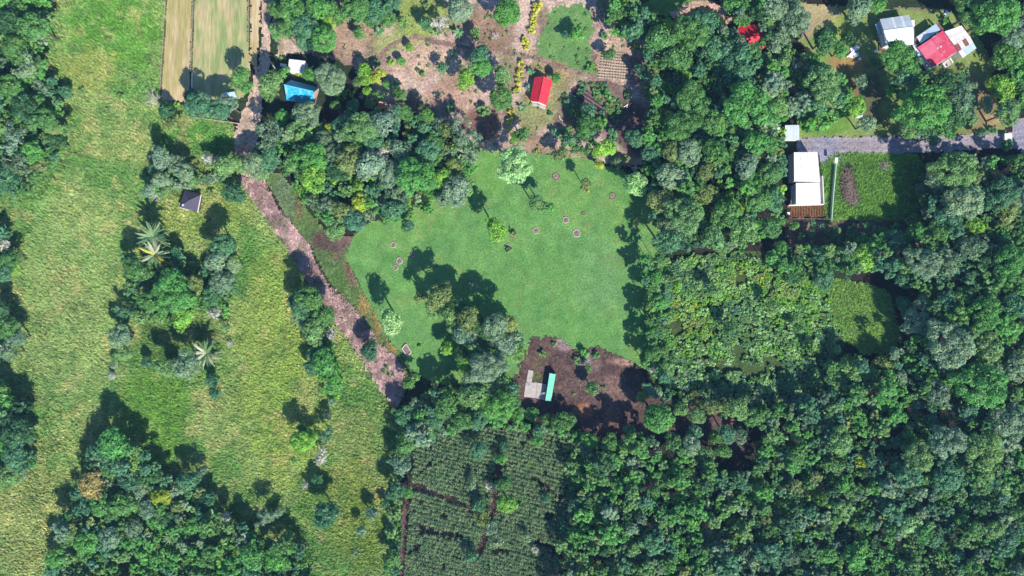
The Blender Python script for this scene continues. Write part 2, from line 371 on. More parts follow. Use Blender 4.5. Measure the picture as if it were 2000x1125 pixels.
patch('cut_straw_strip', STRAWP, 0.27, 0.4, lambda u, v: blobs(straw_col(u, v), u, v, [(590, 490, 12, 20, obs(92, 110, 60), .8), (610, 520, 10, 20, obs(104, 80, 72), .7), (785, 760, 18, 30, obs(140, 110, 112), .6), (705, 655, 20, 20, obs(120, 92, 92), .5)]), 'dry', 'pinkish strip of cut dry straw running diagonally beside the pasture', 9, 0.7, 6, 29)
CLEAR = [(1042, 655), (1090, 656), (1130, 692), (1160, 676), (1226, 702), (1245, 722), (1275, 760), (1310, 778), (1400, 795), (1455, 830), (1468, 890), (1400, 895), (1330, 850), (1250, 850), (1200, 860), (1150, 840), (1090, 815), (1010, 812), (1008, 730), (1030, 690)]
patch('soil_clearing', CLEAR, 0.10, 0.5, lambda u, v: blobs(solid(obs(96, 78, 74), .3, 16, 33, .06)(u, v), u, v, [(1105, 670, 22, 14, obs(158, 140, 142), .7), (1150, 715, 30, 18, obs(128, 110, 108), .6), (1220, 706, 36, 9, obs(176, 146, 128), .7), (1140, 800, 30, 16, obs(158, 112, 84), .8), (1195, 810, 20, 18, obs(150, 105, 78), .7), (1045, 735, 12, 10, obs(92, 112, 56), .8), (1190, 765, 50, 40, obs(128, 104, 96), .6), (1060, 700, 20, 16, obs(112, 104, 76), .6)]), 'soil', 'dark brown bare soil clearing around the green-roofed shed', 8, 0.2, 5, 34)

YARD_R = [(1540, 15), (1640, 20), (1690, 18), (1850, 20), (1900, 60), (1920, 130), (1870, 140), (1760, 140), (1700, 130), (1680, 180), (1690, 258), (1960, 262), (1965, 230), (1900, 210), (1700, 200), (1640, 200), (1560, 210), (1550, 262), (1700, 264), (1690, 200), (1640, 150), (1600, 110), (1560, 80)]
YARD_R = [(1545, 5), (1640, 14), (1700, 14), (1850, 18), (1905, 60), (1945, 130), (1930, 190), (1965, 225), (1962, 263), (1560, 268), (1555, 220), (1640, 180), (1600, 110), (1560, 80)]
patch('house_yard', YARD_R, 0.05, 0.5, lambda u, v: blobs(solid(obs(132, 152, 86), .16, 26, 51, .08)(u, v), u, v, [(1590, 30, 50, 30, obs(188, 168, 130), .85), (1570, 55, 20, 20, obs(170, 136, 124), .7), (1655, 125, 40, 25, obs(172, 134, 86), .85), (1660, 170, 18, 30, obs(150, 108, 78), .8), (1820, 12, 100, 9, obs(140, 116, 110), .9), (1700, 200, 30, 60, obs(90, 74, 66), .7), (1920, 200, 40, 60, obs(150, 116, 100), .7), (1650, 60, 40, 30, obs(148, 168, 84), .7), (1610, 240, 60, 22, obs(104, 148, 62), .8), (1800, 130, 90, 30, obs(90, 100, 66), .6), (1940, 235, 30, 20, obs(186, 152, 116), .7), (1880, 258, 80, 8, obs(128, 128, 78), .8)]), 'lawn', 'patchy yellow-green yard around the pink-roofed house', 4, 0.05, seed=52)
patch('green_plot', [(1602, 318), (1625, 297), (1790, 300), (1815, 360), (1800, 430), (1610, 432), (1608, 360)], 0.07, 0.5, lambda u, v: blobs(solid(obs(102, 150, 66), .22, 18, 55, .1)(u, v), u, v, [(1655, 365, 17, 42, obs(98, 84, 86), .85), (1664, 385, 14, 18, obs(176, 150, 148), .6), (1725, 325, 12, 10, obs(120, 110, 104), .6)]), 'pasture', 'rough green plot right of the long white roof', 4, 0.14, 7, 56)
patch('garden_bed', [(1540, 402), (1611, 402), (1610, 425), (1541, 425)], 0.14, 0.4, solid(obs(140, 88, 66), .15, 12, 57), 'soil', 'small reddish garden bed with planted rows below the white roof', 1.0, 0.03, seed=58)
patch('glade', [(1618, 540), (1690, 555), (1735, 570), (1760, 660), (1740, 690), (1690, 690), (1620, 650)], 0.05, 0.5, lambda u, v: solid(obs(124, 170, 84), .26, 16, 61, .1)(u, v), 'pasture', 'small grassy glade among the trees on the right', 5, 0.12, 7, 62)
patch('thicket_ground', [(1270, 500), (1540, 490), (1640, 560), (1650, 780), (1480, 800), (1270, 760)], 0.02, 0.8, solid(obs(74, 96, 52), .3, 20, 65), 'pasture', 'green weedy ground beneath the shrub thicket', 8, 0.1, 8, 66)
patch('scrub_ground', [(1535, 428), (1800, 428), (1790, 490), (1640, 500), (1535, 495)], 0.04, 0.6, lambda u, v: blobs(solid(obs(104, 88, 80), .25, 18, 67)(u, v), u, v, [(1600, 442, 30, 12, obs(168, 148, 118), .7), (1690, 445, 20, 14, obs(170, 126, 108), .8), (1650, 470, 40, 14, obs(80, 104, 58), .7), (1745, 450, 26, 16, obs(84, 104, 60), .7)]), 'soil', 'brown scrubby ground below the green plot', 6, 0.1, 8, 68)
# road and drive
ROAD = [(1555, 270), (1600, 268), (1680, 268), (1760, 266), (1860, 264), (1960, 262), (1976, 262), (1978, 232), (2100, 228), (2100, 334), (2004, 330), (1994, 292), (1960, 289), (1860, 295), (1760, 300), (1660, 304), (1640, 300), (1618, 320), (1604, 330), (1598, 298), (1560, 300)]
def ruts(u, v):
    c0 = 282 - (u - 1750) * .022 + 1.5 * np.sin(u / 37.)
    k = 1 - .2 * np.exp(-((v - c0 - 6) / 2.) ** 2) - .2 * np.exp(-((v - c0 + 6) / 2.) ** 2) + .08 * np.exp(-((v - c0) / 2.5) ** 2)
    return k[:, None]
patch('gravel_road', ROAD, 0.12, 0.4, lambda u, v: ruts(u, v) * blobs(solid(obs(168, 160, 168), .14, 14, 71)(u, v), u, v, [(1615, 300, 26, 36, obs(150, 150, 172), .9), (1990, 290, 14, 60, obs(150, 148, 170), .9), (1700, 284, 300, 3, obs(150, 140, 136), .4), (1580, 282, 30, 14, obs(160, 156, 170), .6)]), 'gravel', 'pale grey gravel road at the right edge leading to the white roof', 2.5, 0.03, 4, 72)
# foot paths in the homestead, built as swept ragged bands
def band(pts, w):
    L, Rr = [], []
    for i, p in enumerate(pts):
        a = pts[max(i - 1, 0)]; b = pts[min(i + 1, len(pts) - 1)]
        dx, dy = b[0] - a[0], b[1] - a[1]; l = math.hypot(dx, dy); nx_, ny_ = -dy / l * w / 2, dx / l * w / 2
        L.append((p[0] + nx_, p[1] + ny_)); Rr.append((p[0] - nx_, p[1] - ny_))
    return L + Rr[::-1]
patch('foot_path', band([(735, 120), (752, 98), (780, 80), (810, 72), (850, 82), (900, 92), (960, 98), (1010, 106), (1060, 118), (1110, 135), (1165, 152), (1200, 160)], 8), 0.17, 0.45, solid(obs(150, 124, 114), .2, 18, 74), 'dry', 'brown foot path curving through the dry yard to the red cottage', 2.5, 0.02, seed=75)
patch('upper_path', band([(1310, 30), (1335, 18), (1360, 8), (1385, 6), (1410, 22), (1425, 45)], 13), 0.12, 0.45, solid(obs(196, 164, 144), .12, 18, 76), 'dry', 'pale dirt path bending through the trees at the top edge', 2.5, 0.02, seed=77)
patch('clearing_grass', [(1235, 18), (1310, -20), (1380, -30), (1420, -10), (1350, 12), (1300, 34)], 0.05, 0.5, solid(obs(92, 136, 66), .2, 18, 78), 'lawn', 'strip of green grass above the bending dirt path', 4, 0.05, seed=79)
# tilled garden with raised ridges
TILL = [(1172, 92), (1196, 78), (1224, 82), (1240, 100), (1262, 115), (1266, 150), (1240, 168), (1200, 160), (1166, 146), (1162, 120)]
def till_col(u, v):
    c = solid(obs(186, 158, 140), .12, 18, 81)(u, v)
    return blobs(c, u, v, [(1245, 140, 26, 34, obs(132, 108, 104), .85), (1195, 90, 24, 12, obs(202, 180, 160), .7)])
patch('tilled_garden', TILL, 0.17, 0.35, till_col, 'dry', 'pale tilled garden plot with rows right of the foot path', 2, 0.04, seed=82)
DARKPLOT = [(1116, 172), (1130, 165), (1150, 180), (1172, 205), (1195, 228), (1190, 238), (1165, 225), (1140, 205), (1118, 195)]
patch('dark_soil_bed', DARKPLOT, 0.17, 0.35, solid(obs(84, 62, 74), .15, 12, 84), 'soil', 'dark freshly dug soil bed right of the red cottage', 1.5, 0.05, 4, seed=85)
MAIZE = [(806, 855), (870, 838), (960, 832), (1075, 842), (1115, 858), (1140, 890), (1136, 960), (1116, 1050), (1104, 1110), (1060, 1130), (1000, 1210), (780, 1210), (788, 1060), (794, 960), (800, 935)]
patch('maize_ground', [(795, 845), (960, 825), (1120, 850), (1140, 900), (1120, 1080), (1080, 1210), (775, 1210), (785, 960)], 0.03, 0.6, solid(obs(56, 54, 46), .2, 16, 87), 'soil', 'dark soil under the maize', 3, 0.06, 6, 88)

# ------------------------------------------------------------------ vegetation
def rot_to(nrm, roll):
    """two tangent vectors for each normal, rolled"""
    n = nrm / np.linalg.norm(nrm, axis=1, keepdims=True)
    ref = np.where(np.abs(n[:, 2:3]) < 0.9, np.array([[0, 0, 1.]]), np.array([[1., 0, 0]]))
    t = np.cross(n, ref); t /= np.linalg.norm(t, axis=1, keepdims=True); b = np.cross(n, t)
    c, s = np.cos(roll)[:, None], np.sin(roll)[:, None]
    return t * c + b * s, b * c - t * s, n
def leaves(p, nrm, size, asp, g, fold=0.18):
    """leaf quads (diamond, bent along the middle) -> verts (n,4,3)"""
    t, b, n = rot_to(nrm, g.random(len(p)) * 6.283)
    s = size * (0.65 + 0.7 * g.random(len(p)))[:, None]
    l = t * s * asp; w = b * s
    return np.stack([p - l, p - w * 0.55 - n * s * fold, p + l * 0.9, p + w * 0.55 - n * s * fold], 1)
def crown_arrays(r, kind, seed):
    """leaf quads of a crown of radius r (metres), centred on its middle; also a brightness per leaf"""
    g = np.random.default_rng(seed)
    flat = {'c': .62, 'r': .8, 'l': .6, 's': .75, 'b': .8}[kind]
    lr0 = {'c': .95, 'r': .75, 'l': .85, 's': .7, 'b': .38}[kind] * (0.72 + 0.08 * r)
    nl = int({'c': 2.6, 'r': 5.0, 'l': 1.7, 's': 2.8, 'b': 3}[kind] * (r / lr0) ** 2 * 1.4) + 4
    if kind == 'b': nl = 15
    ang = g.random(nl) * 6.283; cz = g.random(nl) * 1.6 - 0.6
    rad = np.sqrt(np.clip(1 - cz ** 2, 0, 1))
    # uneven outline: radius depends on the direction
    ph = g.random(4) * 6.283; am = {'c': .16, 'r': .06, 'l': .24, 's': .14, 'b': .2}[kind]
    out = 1 + am * np.sin(2 * ang + ph[0]) + am * .8 * np.sin(3 * ang + ph[1]) + am * .6 * np.sin(5 * ang + ph[2])
    depth = 1 - {'c': .3, 'r': .12, 'l': .5, 's': .3, 'b': .4}[kind] * g.random(nl) ** 1.3
    R0 = (r - lr0 * 0.75) * out * depth
    L = np.stack([np.cos(ang) * rad * R0, np.sin(ang) * rad * R0, cz * R0 * flat * (1 + .25 * (g.random(nl) - .5))], 1)
    lr = lr0 * (0.6 + 0.75 * g.random(nl))
    P, Nn, B = [], [], []
    base_leaf = {'c': .27, 'r': .23, 'l': .26, 's': .24, 'b': .27}[kind]
    dens = {'c': 13, 'r': 15, 'l': 8, 's': 12, 'b': 0}[kind]
    for k in range(nl):
        n = int(dens * lr[k] ** 2 * 4 * 0.9) + 6 if kind != 'b' else 17
        d = g.normal(size=(n, 3)); d[:, 2] = np.abs(d[:, 2]) * 1.0 - 0.25; d /= np.linalg.norm(d, axis=1, keepdims=True)
        rr = lr[k] * (0.72 + 0.34 * g.random(n))[:, None]
        if kind == 'l': rr = lr[k] * (0.3 + 0.9 * g.random(n))[:, None]
        p = L[k] + d * rr * np.array([[1, 1, .8]])
        P.append(p); Nn.append(d + g.normal(size=(n, 3)) * {'r': .34, 's': .8}.get(kind, .40) + np.array([[0, 0, .35]]))
        B.append(np.full(n, 0.76 + 0.48 * g.random()) * (0.88 + 0.24 * g.random(n)))
    P = np.concatenate(P); Nn = np.concatenate(Nn); B = np.concatenate(B)
    q = leaves(P, Nn, base_leaf * 1.1 if kind != 'b' else 0.30, 1.0 if kind != 's' else 1.9, g)
    hue = g.normal(size=len(B)) * 0.10
    return q, B, hue, L, lr
def leafcols(B, hue, base=(1, 1, 1)):
    c = np.asarray(base)[None] * B[:, None] * np.stack([1 + hue * 1.4, 1 + hue * .2, 1 - hue], 1)
    return np.repeat(np.clip(c, 0.0, 3.0), 4, axis=0)
def quads_mesh(name, q, cols, mat):
    n = len(q); return mesh_np(name, q.reshape(-1, 3), np.arange(n * 4).reshape(n, 4), cols, mat)

PAL = {'D': (54, 96, 58), 'M': (82, 128, 64), 'B': (86, 144, 68), 'Y': (150, 168, 54), 'G': (116, 144, 112), 'T': (76, 124, 88), 'O': (114, 134, 76),
       'W': (172, 174, 168), 'R': (160, 146, 86), 'L': (118, 164, 60), 'P': (142, 180, 116), 'K': (94, 122, 92), 'N': (64, 108, 60), 'Q': (104, 142, 82)}
CNAME = {'D': 'dark green', 'M': 'mid green', 'B': 'bright green', 'Y': 'yellow-leaved', 'G': 'grey-green', 'T': 'blue-green', 'O': 'olive', 'W': 'whitish',
         'R': 'tan-brown', 'L': 'lime green', 'P': 'pale green', 'K': 'dull green', 'N': 'deep green', 'Q': 'soft green'}
LEAFGAIN = 1.66
def palcol(k, jit=0.06):
    c = obs(*PAL[k]) * LEAFGAIN
    f = np.array([rnd.gauss(1, jit), 0, rnd.gauss(1, jit)]); f[1] = (f[0] + 1) / 2
    return np.clip(c * f * rnd.gauss(1, jit * .9), 0.006, 0.6)

CLS = {'s': 1.7, 'm': 3.3, 'g': 5.6}
PROTO = {}
sd_ = 100
for kk in 'crls':
    for cl, r in CLS.items():
        for var in range(3 if cl != 'g' else 2):
            sd_ += 1
            q, B, hue, L, lr = crown_arrays(r, kk, sd_)
            me = quads_mesh('crown', q, leafcols(B, hue), M['leaf'])
            g = random.Random(sd_)
            mb = MB()
            top = -0.25 * r
            # stem and limbs; stem runs in unit height below the crown, limbs reach into the lobes
            tr = 0.055 * r + 0.05
            lean = (g.uniform(-.12, .12) * r, g.uniform(-.12, .12) * r)
            mb.tube([(0, 0, -1.0), (lean[0] * .4, lean[1] * .4, -.5), (lean[0], lean[1], 0)], [tr * 1.3, tr, tr * .8], 7)
            trunk = mb.mesh('trunk', M['bark'])
            lm = MB(); idx = sorted(range(len(L)), key=lambda i: -L[i][2] + g.random() * r)[:7 if kk != 'l' else 14]
            for i in idx:
                e = L[i] * (0.92 if kk != 'l' else 1.08)
                mid = (e[0] * .45 + lean[0], e[1] * .45 + lean[1], top + (e[2] - top) * .6)
                lm.tube([(lean[0], lean[1], top), mid, tuple(e)], [tr * .62, tr * .4, tr * .12], 5)
            limb = lm.mesh('limbs', M['bark' if kk != 'l' else 'pale_bark'])
            PROTO.setdefault((kk, cl), []).append((me, trunk, limb, top))
shrubs = []
for var in range(5):
    q, B, hue, L, lr = crown_arrays(1.25, 'b', 300 + var)
    shrubs.append((q, B, hue))
shrub_me = [quads_mesh('foliage', q, leafcols(B, hue), M['leaf']) for q, B, hue in shrubs]
g5 = random.Random(5)
stem_mb = MB()
for k in range(5):
    a = k * 1.257; stem_mb.tube([(0, 0, -1), (math.cos(a) * .25, math.sin(a) * .25, -.3), (math.cos(a) * .6, math.sin(a) * .6, .3)], [.06, .045, .02], 5)
stem_me = stem_mb.mesh('stems', M['bark'])

def crown_height(r, tall):
    return min(1.2 * r + 3.9 + tall * .8, 2.35 * r + tall * .8)
TREES = []       # records for labels
def add_tree(u, v, rpx, colk, kk='c', tall=0.0, shrub=False):
    r = rpx * S
    if shrub or r < 1.15:
        h = max(r * (0.75 if shrub else 1.1), 0.3)
        loc = W(u, v, h); root = bpy.data.objects.new('shrub', None); col.objects.link(root); root.location = (loc[0], loc[1], 0)
        me = rnd.choice(shrub_me); s = r / 1.3
        f = bpy.data.objects.new('foliage', me); col.objects.link(f); f.parent = root; f.location = (0, 0, h); f.scale = (s, s, s * rnd.uniform(.75, 1)); f.rotation_euler = (0, 0, rnd.random() * 6.28)
        st = bpy.data.objects.new('stems', stem_me); col.objects.link(st); st.parent = root; st.location = (0, 0, h); st.scale = (s * .8, s * .8, h)
        f.color = (*palcol(colk), 1)
        TREES.append((root, u, v, rpx, colk, True)); return root
    cl = min(CLS, key=lambda c: abs(math.log(CLS[c] / r)))
    me, trunk, limb, top = rnd.choice(PROTO[(kk, cl)])
    s = r / CLS[cl]; h = crown_height(r, tall); loc = W(u, v, h)
    root = bpy.data.objects.new({'c': 'sapling' if rpx < 14.5 else 'leafy_tree' if rpx < 23 else 'broad_tree', 'r': 'round_tree', 'l': 'sparse_tree', 's': 'feathery_tree'}[kk], None); col.objects.link(root); root.location = (loc[0], loc[1], 0); root.rotation_euler = (0, 0, rnd.random() * 6.28)
    f = bpy.data.objects.new('crown', me); col.objects.link(f); f.parent = root; f.location = (0, 0, h); f.scale = (s * rnd.uniform(.93, 1.07), s * rnd.uniform(.93, 1.07), s)
    t = bpy.data.objects.new('trunk', trunk); col.objects.link(t); t.parent = root; th = h + top * s; t.location = (0, 0, th); t.scale = (s, s, th)
    b = bpy.data.objects.new('limbs', limb); col.objects.link(b); b.parent = t; b.matrix_parent_inverse = mathutils.Matrix.Identity(4)
    b.location = (0, 0, -top * s / th); b.scale = (1, 1, s / th)
    f.color = (*palcol(colk), 1)
    TREES.append((root, u, v, rpx, colk, False)); return root

